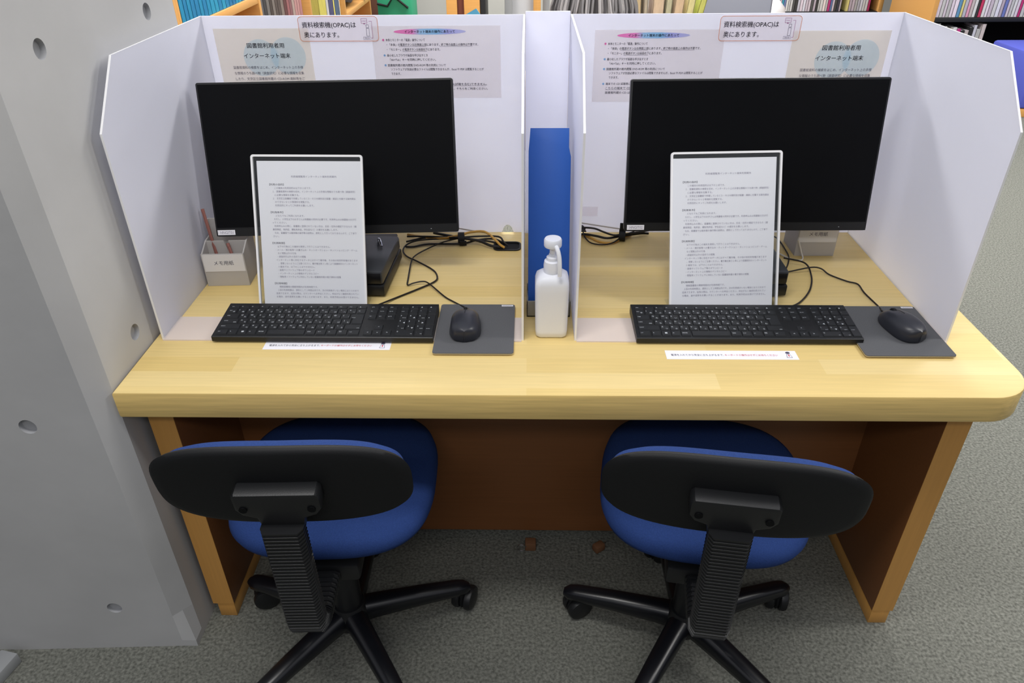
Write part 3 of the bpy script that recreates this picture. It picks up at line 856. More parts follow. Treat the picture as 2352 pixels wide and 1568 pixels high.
# ================================================================== MOUSE PADS AND MICE
def mouse_pad(label, c, w, d, rz=0):
    t = thing('mouse_pad', label, 'mouse pad', (c[0], c[1], c[2]), rz, 'mouse pads')
    b = MB(); b.prism(rrect(w, d, 0.006), 0.0, 0.0018); b.build('rubber_base', M['pad_base'], t)
    b = MB(); b.prism(rrect(w, d, 0.006), 0.0019, 0.0032); b.build('cloth_top', M['pad'], t)
    b = MB(); b.box(w / 2 - 0.028, w / 2 - 0.004, d / 2 - 0.0085, d / 2 - 0.003, 0.0033, 0.0036)
    b.text('HNGIT01' if c[0] < 0 else 'HNGIT02', 0.0042, (w / 2 - 0.016, d / 2 - 0.0075, 0.0038), mi=1, align='c', width=0.02)
    b.build('white_label', [M['paper'], M['ink']], t, smooth=0)
    return t
mouse_pad('grey mouse pad beside the sanitizer bottle', (-0.103, 1.253, ZD + .0032), 0.156, 0.188)
mouse_pad('grey mouse pad tucked under the keyboard near the rounded desk end', (0.7255, 1.250, ZD + .0032), 0.170, 0.188)

def mouse(label, loc, rz, cordpts):
    t = thing('computer_mouse', label, 'mouse', loc, rz, 'computer mice')
    L, Wm, Hm = 0.106, 0.062, 0.036
    def surf(ny, nx, off=0.0, y_from=-1.0, y_to=1.0, below=False):
        vs = []; fs = []
        for i in range(ny + 1):
            v = y_from + (y_to - y_from) * i / ny
            vv = max(-0.9995, min(0.9995, v))
            wd = (1 - abs(vv) ** 3.0) ** (1 / 2.4) * (1 - 0.07 * vv)
            hh = (1 - abs(vv + 0.12) ** 2.6 / 1.12 ** 2.6) ** 0.5 if vv + 0.12 < 1.12 else 0
            hh = max(hh, 0.12) * (1 - 0.18 * max(0, vv))
            for j in range(nx + 1):
                u = -1 + 2 * j / nx
                uu = math.copysign(abs(u) ** 0.9, u)
                z = 0.006 + (Hm - 0.006) * hh * max(0.0, (1 - abs(uu) ** 2.7)) ** (1 / 2.3)
                vs.append((uu * Wm / 2 * wd, vv * L / 2, z + off))
        for i in range(ny):
            for j in range(nx):
                a = i * (nx + 1) + j
                fs.append((a, a + 1, a + nx + 2, a + nx + 1))
        return vs, fs
    b = MB()
    vs, fs = surf(26, 18)
    b.raw(vs, fs, 0)
    # skirt down to the pad
    nx = 18; ny = 26
    loop = [i * (nx + 1) for i in range(ny + 1)] + [ny * (nx + 1) + j for j in range(1, nx + 1)] + [i * (nx + 1) + nx for i in range(ny - 1, -1, -1)] + [j for j in range(nx - 1, 0, -1)]
    lo = [(vs[i][0] * 0.93, vs[i][1] * 0.95, 0.0005) for i in loop]; hi = [vs[i] for i in loop]; n = len(loop)
    b.raw(hi + lo, [(k, (k + 1) % n, n + (k + 1) % n, n + k) for k in range(n)] + [tuple(range(n, 2 * n))], 0)
    bmesh.ops.remove_doubles(b.bm, verts=b.bm.verts[:], dist=1e-5)
    bmesh.ops.recalc_face_normals(b.bm, faces=b.bm.faces[:])
    b.build('shell', M['mouse_shell'], t, smooth=60)
    b = MB()
    b.lathe([(0, -0.0035), (0.009, -0.0035), (0.0105, -0.002), (0.0105, 0.002), (0.009, 0.0035), (0, 0.0035)], 20, 0, place((0, 0.030, 0.0215), ry=90))
    b.build('scroll_wheel', M['black_m'], t)
    b = MB(); b.tube([(0, 0.046, 0.0195), (0, 0.022, 0.0335), (0, 0.002, 0.0368)], 0.0005, 6); b.build('button_seam', M['black_m'], t)
    cord(cordpts, 0.0017, 'cord', M['cable'], t)
    return t
bpy.context.view_layer.update()
mouse('black wired mouse on the grey pad beside the sanitizer bottle', (-0.123, 1.247, ZD + 0.0067), 2,
      [(-0.124, 1.296, .718), (-0.122, 1.310, 0.717), (-0.129, 1.328, 0.709), (-0.159, 1.365, 0.7035), (-0.180, 1.386, 0.7045), (-0.219, 1.438, 0.7080), (-0.235, 1.447, 0.7080), (-0.254, 1.443, 0.706), (-0.267, 1.439, 0.7035), (-0.270, 1.469, 0.7035), (-0.273, 1.547, 0.7075), (-0.267, 1.582, 0.7075), (-0.241, 1.628, 0.7045), (-0.206, 1.655, 0.709), (-0.168, 1.667, 0.713)])
mouse('black wired mouse on the grey pad touching the frosted wing near the rounded desk end', (0.743, 1.249, ZD + 0.0067), 14,
      [(0.731, 1.297, .718), (0.728, 1.308, 0.716), (0.736, 1.325, 0.709), (0.740, 1.354, 0.7035), (0.734, 1.407, 0.7035), (0.735, 1.447, 0.7035), (0.716, 1.461, 0.7035), (0.688, 1.493, 0.7035), (0.674, 1.511, 0.7095), (0.649, 1.511, 0.7125), (0.598, 1.506, 0.7035), (0.594, 1.511, 0.7035), (0.611, 1.548, 0.7035), (0.623, 1.582, 0.7035), (0.627, 1.618, 0.7035), (0.625, 1.679, 0.706), (0.610, 1.694, 0.710)])

# ================================================================== NOTICE STRIPS ON THE DESK
def strip(label, x0, y0, rz=0):
    b = MB()
    b.box(0, 0.249, 0, 0.030, 0.0, 0.0004)
    b.text('電源を入れてから完全に立ち上がるまで、', 0.0072, (0.010, 0.0118, 0.0006), mi=1, width=0.100)
    b.text('キーボードの操作はせずにお待ちください', 0.0072, (0.112, 0.0118, 0.0006), mi=2, width=0.100)
    cx, cy = 0.233, 0.0
    circle(b, cx, 0.0225, 0.0042, 0.0006, 3, 20); circle(b, cx, 0.0232, 0.0042, 0.0007, 1, 20, ry=0.0026)
    b.raw([(cx - .0055, .006, .0006), (cx + .0055, .006, .0006), (cx + .0035, .0185, .0006), (cx - .0035, .0185, .0006)], [(0, 1, 2, 3)], 3)
    b.raw([(cx - .0042, .0072, .0007), (cx + .0042, .0072, .0007), (cx + .0026, .0175, .0007), (cx - .0026, .0175, .0007)], [(0, 1, 2, 3)], 0)
    b.raw([(cx - .0008, .010, .0008), (cx + .0008, .010, .0008), (cx + .0014, .0165, .0008), (cx - .0014, .0165, .0008)], [(0, 1, 2, 3)], 2)
    o = b.build('notice_strip', [M['paper'], M['ink'], M['ink_red'], M['ink_grey']], smooth=0)
    o.location = (x0, y0, ZD + 0.0001); o.rotation_euler = (0, 0, R(rz))
    return tag(o, label, 'notice')
strip('white printed strip half hidden under the pillar-side keyboard', -0.515, 1.1785)
strip('white printed strip lying clear on the desk before the keyboard', 0.266, 1.1505)

# ================================================================== SANITIZER BOTTLE, BLUE STAND
t = thing('pump_bottle', 'white square hand sanitizer pump bottle between the two frosted screens', 'bottle', (0.0485, 1.250, ZD))
b = MB()
def sq_ring(hw, hd, r, z): return [(p[0], p[1], z) for p in rrect(2 * hw, 2 * hd, r, 5)]
rings = [sq_ring(0.027, 0.024, 0.010, 0.0), sq_ring(0.0305, 0.0275, 0.010, 0.004), sq_ring(0.0315, 0.028, 0.011, 0.015), sq_ring(0.0325, 0.0285, 0.011, 0.10), sq_ring(0.0325, 0.0285, 0.011, 0.116),
         sq_ring(0.030, 0.0265, 0.012, 0.126), sq_ring(0.024, 0.0215, 0.013, 0.132), sq_ring(0.0155, 0.0150, 0.0145, 0.1355)]
vs = [p for r_ in rings for p in r_]; n = len(rings[0]); fs = [tuple(range(n))[::-1], tuple(range((len(rings) - 1) * n, len(rings) * n))]
for i in range(len(rings) - 1):
    for k in range(n): fs.append((i * n + k, i * n + (k + 1) % n, (i + 1) * n + (k + 1) % n, (i + 1) * n + k))
b.raw(vs, fs); b.build('body', M['bottle'], t, smooth=50)
b = MB(); b.lathe([(0, .134), (.0165, .134), (.0168, .150), (.0155, .158), (.0115, .160), (.0115, .166), (.0070, .168), (0.0070, .172), (0, .172)], 28); b.build('collar', M['bottle'], t)
b = MB(); b.lathe([(0, .170), (.0058, .170), (.0058, .186), (.0085, .190), (0, .190)], 20); b.build('stem', M['bottle'], t)
b = MB(); b.lathe([(0, .188), (.0160, .188), (.0168, .190), (.0168, .201), (.0150, .204), (0, .2045)], 28); b.build('pump_head', M['bottle'], t)
b = MB(); b.tube([(0.004, -0.010, 0.194), (0.008, -0.020, 0.190), (0.0115, -0.027, 0.176), (0.0125, -0.030, 0.158), (0.013, -0.030, 0.140)], 0.0042, 10, smooth=4)
b.build('nozzle', M['bottle'], t)

t = thing('blue_stand', 'tall blue board leaning in a grey tray behind the sanitizer bottle', 'stand', (0.046, 1.318, ZD))
b = MB()
b.box(-0.046, 0.044, -0.012, -0.008, 0.0, 0.037, 0.001); b.box(-0.046, 0.044, 0.040, 0.044, 0.0, 0.050, 0.001)
b.box(-0.046, 0.044, -0.012, 0.044, 0.0, 0.004, 0.001); b.box(-0.046, -0.043, -0.012, 0.044, 0.0, 0.037, 0.001); b.box(0.041, 0.044, -0.012, 0.044, 0.0, 0.037, 0.001)
b.build('tray', M['tray'], t)
b = MB()
th = math.atan2(0.135, 0.345)
X = Matrix.Translation((-0.001, 0.0, 0.005)) @ Matrix.Rotation(-th, 4, 'X') @ Matrix.Rotation(R(90), 4, 'X')
L = 0.3705
b.prism([(-0.0425, 0), (0.0420, 0), (0.0425, L * .85), (0.0385, L * .90), (0.0385, L), (-0.0390, L), (-0.0400, L * .96), (-0.0425, L * .88)], -0.022, 0.0, X=X, bev=0.0012)
b.build('blue_board', M['blue_box'], t)

# ================================================================== MEMO BOXES AND PENCILS
def memo_box(label, loc, rz):
    t = thing('memo_box', label, 'memo box', loc, rz, 'memo paper boxes')
    w, d, T = 0.093, 0.085, 0.003
    hf, hb = 0.078, 0.128
    X = Matrix(((0, 0, 1, 0), (1, 0, 0, 0), (0, 1, 0, 0), (0, 0, 0, 1)))
    side = [(0, 0), (d, 0), (d, hb), (d - 0.006, hb), (d - 0.009, hf + 0.016), (0.040, hf + 0.015), (0.004, hf), (0, hf)]
    b = MB()
    for s in (0, 1):
        b.prism(side, s * (w - T), s * (w - T) + T, X=X)
    b.box(T, w - T, 0, T, 0, hf); b.box(T, w - T, d - T, d, 0, hb); b.box(T, w - T, T, d - T, 0, T)
    b.build('box', M['memo'], t, smooth=0)
    b = MB()
    b.prism([(T, T), (w - T, T), (w - T, 0.092), (w * .56, 0.092), (w * .5, 0.070), (w * .44, 0.092), (T, 0.092)], -0.042, -0.0395, X=Matrix.Rotation(R(90), 4, 'X'))
    b.build('divider', M['memo'], t, smooth=0)
    b = MB(); b.box(0.005, w - 0.005, 0.004, 0.036, 0.0035, 0.036)
    tag(b.build('paper_stack', M['memo_paper'], t, smooth=0), 'stack of memo paper inside the box')
    b = MB(); b.box(0.002, w - 0.002, -0.0006, -0.0001, 0.036, hf - 0.001)
    b.text('メモ用紙', 0.0115, (w / 2, -0.0008, 0.0525), (1, 0, 0), (0, 0, 1), mi=1, align='c', width=0.043)
    b.build('label_strip', [M['white_board'], M['ink']], t, smooth=0)
    return t
memo_box('grey memo paper box holding a tall pencil beside the pillar-side wing', (-0.7165, 1.437, ZD + .0005), 3)
memo_box('grey memo paper box below the screen stickered HNGIT02', (0.640, 1.596, ZD + .0005), 0)
def pencil(label, p0, p1, sharp=False):
    p0 = Vector(p0); p1 = Vector(p1); d = p1 - p0; Ln = d.length
    q = d.to_track_quat('Z', 'Y').to_matrix().to_4x4()
    t = thing('pencil', label, 'pencil', p0)
    b = MB(); b.X = q; b.lathe([(0, 0.016), (0.0037, 0.016), (0.0037, Ln - 0.008), (0, Ln - 0.008)], 6); b.build('barrel', M['pencil'], t, smooth=0)
    b = MB(); b.X = q; b.lathe([(0, 0), (0.0036, 0.0158), (0, 0.0158)] if not sharp else [(0, 0.0162 - .016), (0.0036, 0.0158), (0, 0.0158)], 12); b.build('tip', M['pencil_wood'], t)
    b = MB(); b.X = q; b.lathe([(0, Ln - 0.0078), (0.0038, Ln - 0.0078), (0.0036, Ln), (0, Ln)], 12); b.build('end_cap', M['pencil'], t)
pencil('long reddish brown pencil leaning out of the pillar-side memo box', (-0.690, 1.466, 0.7045), (-0.7135, 1.493, 0.862))
pencil('short pencil stub poking up inside the pillar-side memo box', (-0.650, 1.4545, 0.737), (-0.667, 1.474, 0.789), True)

# ================================================================== LOOSE CABLES
def cable(name, label, pts, rad, m):
    b = MB(); b.tube(pts, rad, 8, smooth=4)
    return tag(b.build(name, m), label, 'cable')
cable('power_cable', 'topmost thin black cable from the mini computer to the cable slot', [(-0.300, 1.671, 0.716), (-0.251, 1.671, 0.716), (-0.174, 1.661, 0.718), (-0.120, 1.668, 0.718), (-0.071, 1.666, 0.718), (-0.058, 1.645, 0.714), (-0.047, 1.640, 0.705)], 0.0024, M['cable'])
cable('power_cable', 'middle thin black cable of the bundle beside the pillar-side mini computer', [(-0.300, 1.655, 0.709), (-0.262, 1.674, 0.710), (-0.219, 1.677, 0.710), (-0.163, 1.671, 0.711), (-0.109, 1.659, 0.711), (-0.075, 1.648, 0.709), (-0.060, 1.640, 0.704)], 0.0024, M['cable'])
cable('power_cable', 'lowest sagging black cable of the pillar-side cable bundle', [(-0.300, 1.638, 0.7035), (-0.279, 1.638, 0.7035), (-0.244, 1.652, 0.704), (-0.163, 1.653, 0.705), (-0.125, 1.672, 0.706), (-0.088, 1.680, 0.706), (-0.068, 1.662, 0.708), (-0.055, 1.652, 0.704)], 0.0026, M['cable'])
cable('power_cable', 'thick black cable crossing the cable tie and entering the cable slot', [(-0.236, 1.700, 0.713), (-0.208, 1.683, 0.715), (-0.162, 1.660, 0.717), (-0.119, 1.650, 0.714), (-0.088, 1.632, 0.709), (-0.066, 1.632, 0.706)], 0.0036, M['cable'])
cable('network_cable', 'yellow network cable arching into the cable slot', [(-0.303, 1.700, 0.708), (-0.274, 1.686, 0.710), (-0.217, 1.664, 0.714), (-0.163, 1.668, 0.722), (-0.145, 1.682, 0.722), (-0.108, 1.692, 0.720), (-0.081, 1.655, 0.717), (-0.066, 1.634, 0.711), (-0.055, 1.630, 0.705)], 0.0031, M['cable_y'])
cable('thin_wire', 'thin grey wire against the bottom of the pillar-side screen', [(-0.235, 1.722, 0.726), (-0.189, 1.722, 0.718), (-0.134, 1.722, 0.708), (-0.10, 1.718, 0.704)], 0.0017, M['cable_g'])
cable('thin_wire', 'thin grey wire along the base of the screen behind HNGIT02', [(0.103, 1.722, 0.736), (0.148, 1.722, 0.729), (0.198, 1.722, 0.7205), (0.243, 1.722, 0.7134), (0.30, 1.720, 0.706)], 0.0017, M['cable_g'])
cable('power_cable', 'thin brown looping cable beneath the sticker HNGIT02', [(0.271, 1.712, 0.712), (0.239, 1.684, 0.712), (0.217, 1.660, 0.707), (0.192, 1.650, 0.704), (0.161, 1.658, 0.704), (0.147, 1.681, 0.707), (0.142, 1.708, 0.712), (0.148, 1.721, 0.716)], 0.0018, M['cable'])
cable('power_cable', 'upper black cable of the bundle next to HNGIT02', [(0.112, 1.716, 0.716), (0.140, 1.717, 0.720), (0.171, 1.716, 0.718), (0.191, 1.701, 0.716), (0.215, 1.678, 0.717), (0.238, 1.680, 0.718), (0.273, 1.695, 0.716), (0.308, 1.714, 0.714)], 0.0026, M['cable'])
cable('power_cable', 'lower black cable of the bundle next to HNGIT02', [(0.115, 1.700, 0.706), (0.139, 1.702, 0.709), (0.148, 1.699, 0.710), (0.174, 1.688, 0.710), (0.200, 1.673, 0.711), (0.236, 1.688, 0.710), (0.286, 1.708, 0.708), (0.308, 1.712, 0.706)], 0.0030, M['cable'])
cable('network_cable', 'yellow network cable lying under the bundle next to HNGIT02', [(0.108, 1.712, 0.708), (0.137, 1.712, 0.7035), (0.158, 1.695, 0.7035), (0.183, 1.667, 0.7035), (0.215, 1.663, 0.7035), (0.239, 1.690, 0.7035), (0.265, 1.712, 0.7035)], 0.0030, M['cable_y'])
cable('white_cable', 'thin white cable looping in front of the memo box below HNGIT02', [(0.590, 1.615, 0.703), (0.606, 1.603, 0.703), (0.624, 1.576, 0.703), (0.644, 1.566, 0.703), (0.655, 1.578, 0.703), (0.652, 1.588, 0.715), (0.640, 1.590, 0.745)], 0.0018, M['cable_w'])
def tie(label, c, rx, rz, strap=True):
    t = thing('cable_tie', label, 'cable tie', c)
    b = MB(); b.X = Matrix.Rotation(R(rz), 4, 'Z')
    n = 20
    ring = lambda r_, x: [(x, r_ * 1.25 * cos(2 * pi * k / n), 0.0135 + r_ * sin(2 * pi * k / n)) for k in range(n)]
    vs = ring(0.0135, -0.008) + ring(0.0135, 0.008) + ring(0.0120, 0.008) + ring(0.0120, -0.008)
    fs = [(j * n + k, j * n + (k + 1) % n, ((j + 1) % 4) * n + (k + 1) % n, ((j + 1) % 4) * n + k) for j in range(4) for k in range(n)]
    b.raw(vs, fs); b.build('band', M['black_m'], t)
    b = MB(); b.X = Matrix.Rotation(R(rz), 4, 'Z')
    if strap: b.box(-0.007, 0.007, -0.003, 0.001, 0.026, 0.046, 0.001)
    else: b.box(-0.004, 0.013, -0.0215, -0.017, 0.002, 0.014, 0.001)
    b.build('loose_end', M['black_m'], t)
tie('black cable tie around the bundle beside the pillar-side screen', (-0.164, 1.668, ZD), 0, 4, False)
tie('black cable tie with an upright tail next to the sticker HNGIT02', (0.238, 1.686, ZD), 0, -8, True)
b = MB(); b.box(0.099, 0.128, 1.700, 1.722, ZD, 0.727, 0.004)
tag(b.build('power_plug', M['black_m']), 'black plug beside the wing next to the white filler board', 'plug')

# ================================================================== CHAIRS
def make_chair(label, loc, yaw, base_rot, dz=0.0):
    t = thing('office_chair', label, 'chair', loc, yaw, 'office chairs at the desk')
    # seat
    SX = Matrix.Translation((0, 0.085, 0.405))
    b = MB(); b.pad(0.415, 0.415, 3.0, 0.040, 0.030, p=3.2, X=SX, rings=8, seg=64); b.build('seat_cushion', M['blue_fabric'], t, smooth=60)
    b = MB(); b.pad(0.385, 0.385, 3.0, 0.004, 0.024, p=3.0, X=Matrix.Translation((0, 0.085, 0.384)), rings=6, seg=64); b.build('seat_shell', M['black_m'], t, smooth=60)
    # backrest: shell behind, blue pad in front
    lean = 8
    BX = Matrix.Translation((0.0, -0.205, 0.664 + dz)) @ Matrix.Rotation(R(lean), 4, 'X') @ Matrix.Rotation(R(-90), 4, 'X')
    # local x across, local y -> down(-z) after rotation, local +z -> forward (+Y)
    b = MB(); b.pad(0.411, 0.180, 3.1, 0.016, 0.012, p=3.0, bend=0.010, X=BX, rings=7, seg=72); b.build('back_shell', M['black_m'], t, smooth=60)
    b = MB(); b.pad(0.392, 0.160, 3.1, 0.040, 0.004, p=2.6, bend=0.011, X=Matrix.Translation((0, 0.012, -0.002)) @ BX, rings=7, seg=72); b.build('back_cushion', M['blue_fabric'], t, smooth=60)
    # bracket
    b = MB()
    pl = [(-0.0675, 0.020), (-0.062, 0.026), (0.062, 0.026), (0.0675, 0.020), (0.0675, -0.010), (0.058, -0.024), (0.038, -0.032), (0.032, -0.062), (-0.032, -0.062), (-0.038, -0.032), (-0.058, -0.024), (-0.0675, -0.010)]
    b.prism(pl, 0.0, 0.030, X=Matrix.Translation((0, -0.214, 0.662 + dz * .6)) @ Matrix.Rotation(R(90 + lean), 4, 'X'), bev=0.005)
    br = b.build('back_bracket', M['black'], t, smooth=40)
    for s in (-1, 1):
        b = MB(); b.lathe([(0, 0), (0.0065, 0), (0.0065, 0.0015), (0, 0.0015)], 16, 0, Matrix.Translation((s * 0.053, -0.2435, 0.651 + dz * .6)) @ Matrix.Rotation(R(90 + lean), 4, 'X'))
        b.build('screw_hole', M['screen'], br)
    # bellows-covered bar: down from the bracket, then curving forward under the seat
    path = []
    for k in range(30): path.append((-0.2405 + 0.004 * k / 29, 0.612 - 0.2285 * k / 29, 0))
    r_ = 0.042
    for k in range(1, 10):
        a = R(90 * k / 9); path.append((-0.2365 + r_ * (1 - cos(a)), 0.3835 - r_ * sin(a), a))
    for k in range(1, 9): path.append((-0.1945 + 0.0105 * k, 0.3415, R(90)))
    b = MB(); vs = []; fs = []
    cs = [(-0.034, -0.006), (-0.034, 0.012), (-0.026, 0.018), (0.026, 0.018), (0.034, 0.012), (0.034, -0.006), (0.027, -0.018), (-0.027, -0.018)]
    rings = []
    for i, (y, z, a) in enumerate(path):
        if i + 1 < len(path): y2, z2, a2 = path[i + 1]
        else: y2, z2, a2 = y, z, a
        for f, sc in ((0.0, 1.0), (0.42, 0.99), (0.5, 0.90), (0.9, 0.90)):
            yy = y + (y2 - y) * f; zz = z + (z2 - z) * f; aa = a + (a2 - a) * f
            # path direction: (sin a, -cos a) in (y, z); normal (outward, backward): (-cos a, -sin a)
            rings.append([(p[0] * sc, yy + p[1] * sc * cos(aa), zz + p[1] * sc * sin(aa)) for p in cs])
    n = len(cs)
    for r2 in rings: vs += r2
    for i in range(len(rings) - 1):
        for k in range(n): fs.append((i * n + k, i * n + (k + 1) % n, (i + 1) * n + (k + 1) % n, (i + 1) * n + k))
    fs.append(tuple(range(n))); fs.append(tuple(range((len(rings) - 1) * n, len(rings) * n))[::-1])
    b.raw(vs, fs)
    bmesh.ops.recalc_face_normals(b.bm, faces=b.bm.faces[:])
    b.build('bellows_bar', M['black'], t, smooth=20)
    # mechanism and gas column
    b = MB(); b.box(-0.07, 0.07, -0.115, 0.12, 0.325, 0.368, 0.008); b.build('tilt_mechanism', M['black'], t)
    b = MB(); b.lathe([(0, 0.10), (0.030, 0.10), (0.030, 0.215), (0.027, 0.22), (0.027, 0.30), (0.022, 0.305), (0.022, 0.328), (0, 0.328)], 24); b.build('gas_column', M['black'], t)
    # five-star base
    b = MB(); b.lathe([(0, 0.055), (0.036, 0.055), (0.042, 0.075), (0.042, 0.105), (0.034, 0.122), (0, 0.122)], 28); hub = b.build('base_hub', M['black'], t)
    for k in range(5):
        a = R(base_rot - yaw + 72 * k)
        b = MB()
        A = Matrix.Rotation(a, 4, 'Z')
        L = 0.268
        vs = []; fs = []
        prof = [(0.020, 0.088, 0.026, 0.030), (0.06, 0.088, 0.0245, 0.0265), (0.16, 0.085, 0.0215, 0.021), (0.245, 0.079, 0.0190, 0.0165), (L - 0.006, 0.077, 0.0165, 0.0145), (L + 0.006, 0.075, 0.0085, 0.008)]
        n = 12
        for (x, z, hw, hh) in prof:
            for q in range(n):
                c_, s_ = cos(2 * pi * q / n), sin(2 * pi * q / n)
                vs.append((x, hw * math.copysign(abs(c_) ** 0.75, c_), z + hh * math.copysign(abs(s_) ** 0.75, s_)))
        for i in range(len(prof) - 1):
            for q in range(n): fs.append((i * n + q, i * n + (q + 1) % n, (i + 1) * n + (q + 1) % n, (i + 1) * n + q))
        fs.append(tuple(range(n))); fs.append(tuple(range((len(prof) - 1) * n, len(prof) * n))[::-1])
        b.raw(vs, fs, 0, A); bmesh.ops.recalc_face_normals(b.bm, faces=b.bm.faces[:])
        arm = b.build('base_leg', M['black_gloss'], t, smooth=50)
        # caster: twin wheels and hood
        ca = R((37, 118, 200, 282, 331)[k] + base_rot)
        CX = A @ Matrix.Translation((L - 0.014, 0, 0)) @ Matrix.Rotation(ca, 4, 'Z') @ Matrix.Translation((0.015, 0, 0.0300))
        cst = MB(); cst.lathe([(0, 0.0), (0.007, 0.0), (0.007, 0.030), (0, 0.030)], 12, 0, A @ Matrix.Translation((L - 0.014, 0, 0.036)))
        cst.pad(0.054, 0.056, 2.0, 0.0075, 0.0075, p=3, X=CX @ Matrix.Rotation(R(90), 4, 'X'), rings=3, seg=24)
        cm = cst.build('caster', M['black_m'], t, smooth=50)
        for s in (-1, 1):
            b = MB()
            b.lathe([(0, -0.010), (0.0265, -0.010), (0.0296, -0.007), (0.0300, 0.001), (0.0275, 0.007), (0.017, 0.0105), (0, 0.0115)], 28, 0, CX @ Matrix.Rotation(R(-90 * s), 4, 'X') @ Matrix.Translation((0, 0, 0.0155)))
            b.build('caster_wheel', M['black'], cm, smooth=40)
    return t
make_chair('blue office chair with black back nearest the concrete pillar', (-0.393, 1.046, 0), 2.0, 17)
make_chair('blue office chair with black back turned slightly toward the rounded desk end', (0.352, 1.040, 0), -8.0, 20, -0.014)

# grey metal foot at the lower corner of the picture
t = thing('metal_stand', 'grey metal stand foot on the carpet against the concrete pillar', 'stand', (-1.160, 0.915, 0), 0)
b = MB(); b.box(-0.022, 0.022, -0.40, 0.060, 0.0, 0.030, 0.003, 0, place(rz=-12)); b.build('foot_bar', M['metal_grey'], t)
b = MB(); b.box(-0.016, 0.016, -0.19, -0.158, 0.030, 0.55, 0.002, 0, place(rz=-12)); b.build('upright', M['metal_grey'], t)

# ================================================================== BACKGROUND: WOODEN BOOKCASE BESIDE THE PILLAR
random.seed(7)
def book(label, cat, group, x0, x1, y0, y1, z0, z1, col, face, lean=0, name='book'):
    """face: '+x' or '-y' = where the spine looks"""
    key = 'book_%d_%d_%d' % col
    if key not in M: M[key] = mat(key, col, 0.55, 0.35, noise=(90, 0.10, 2, (1, 1, 0.25)))
    cx, cy = (x0 + x1) / 2, (y0 + y1) / 2
    b = MB(); t_ = 0.0022
    if face == '-y':
        w = x1 - x0; d = y1 - y0; h = z1 - z0
        b.box(-w / 2, -w / 2 + t_, -d / 2, d / 2, 0, h); b.box(w / 2 - t_, w / 2, -d / 2, d / 2, 0, h); b.box(-w / 2, w / 2, -d / 2, -d / 2 + t_, 0, h, 0.0006)
        b.box(-w / 2 + t_, w / 2 - t_, -d / 2 + t_, d / 2 - 0.004, 0.003, h - 0.003, mi=1)
    else:
        w = y1 - y0; d = x1 - x0; h = z1 - z0
        b.box(-d / 2, d / 2, -w / 2, -w / 2 + t_, 0, h); b.box(-d / 2, d / 2, w / 2 - t_, w / 2, 0, h); b.box(d / 2 - t_, d / 2, -w / 2, w / 2, 0, h, 0.0006)
        b.box(-d / 2 + 0.004, d / 2 - t_, -w / 2 + t_, w / 2 - t_, 0.003, h - 0.003, mi=1)
    o = b.build(name, [M[key], M['paper']], smooth=0)
    o.location = (cx, cy, z0)
    if lean: o.rotation_euler = (0, R(lean), 0) if face == '-y' else (R(-lean), 0, 0)
    tag(o, label, cat, group)
    return o
ORD = ['first', 'second', 'third', 'fourth', 'fifth', 'sixth', 'seventh', 'eighth', 'ninth', 'tenth', 'eleventh', 'twelfth', 'thirteenth', 'fourteenth', 'fifteenth',
       'sixteenth', 'seventeenth', 'eighteenth', 'nineteenth', 'twentieth', 'twenty-first', 'twenty-second', 'twenty-third', 'twenty-fourth', 'twenty-fifth',
       'twenty-sixth', 'twenty-seventh', 'twenty-eighth', 'twenty-ninth', 'thirtieth', 'thirty-first', 'thirty-second', 'thirty-third', 'thirty-fourth', 'thirty-fifth', 'thirty-sixth',
       'thirty-seventh', 'thirty-eighth', 'thirty-ninth', 'fortieth', 'forty-first', 'forty-second', 'forty-third', 'forty-fourth', 'forty-fifth', 'forty-sixth', 'forty-seventh', 'forty-eighth']

XB = -1.30      # front of the bookcase, which faces the room (+x)
t = thing('bookcase', 'long wooden open bookcase standing beyond the concrete pillar', 'bookcase', (XB, 0, 0))
ys = [2.92, 3.84, 4.74, 5.64, 6.55]
for y in ys:
    b = MB(); b.box(-0.34, 0, y - 0.016, y + 0.016, 0, 1.75, 0.002); b.build('upright_panel', M['shelf_wood'], t)
b = MB(); b.box(-0.352, -0.341, ys[0], ys[-1], 0, 1.75); b.build('back_board', M['shelf_wood'], t)
shelf_z = {0: [0.06, 0.62, 0.995], 1: [0.06, 0.50, 1.20], 2: [0.06, 0.42, 1.15], 3: [0.06, 0.645, 1.15]}
for i in range(4):
    for z in shelf_z[i] + [1.73]:
        b = MB(); b.box(-0.335, -0.002, ys[i] + 0.017, ys[i + 1] - 0.017, z - 0.034, z, 0.002); b.build('shelf', M['shelf_wood'], t)
b = MB(); b.box(-0.345, 0.004, 2.878, 2.902, 0, 1.75, 0.002); b.build('end_panel', M['shelf_wood'], t)
# turquoise picture books on the upper shelf of the first bay
y = 2.965; k = 0
while y < 3.77:
    w = random.uniform(0.034, 0.046)
    c = random.choice([(20, 120, 170), (24, 132, 176), (30, 140, 180), (18, 108, 160)])
    book('turquoise picture book, %s from the pillar on the upper wooden shelf' % ORD[k], 'book', 'turquoise books on the upper shelf', XB - 0.24, XB - 0.012, y, y + w - 0.002, 0.996, 0.996 + random.uniform(.27, .30), c, '+x')
    b = MB()
    o = bpy.data.objects[-1] if False else None
    y += w; k += 1
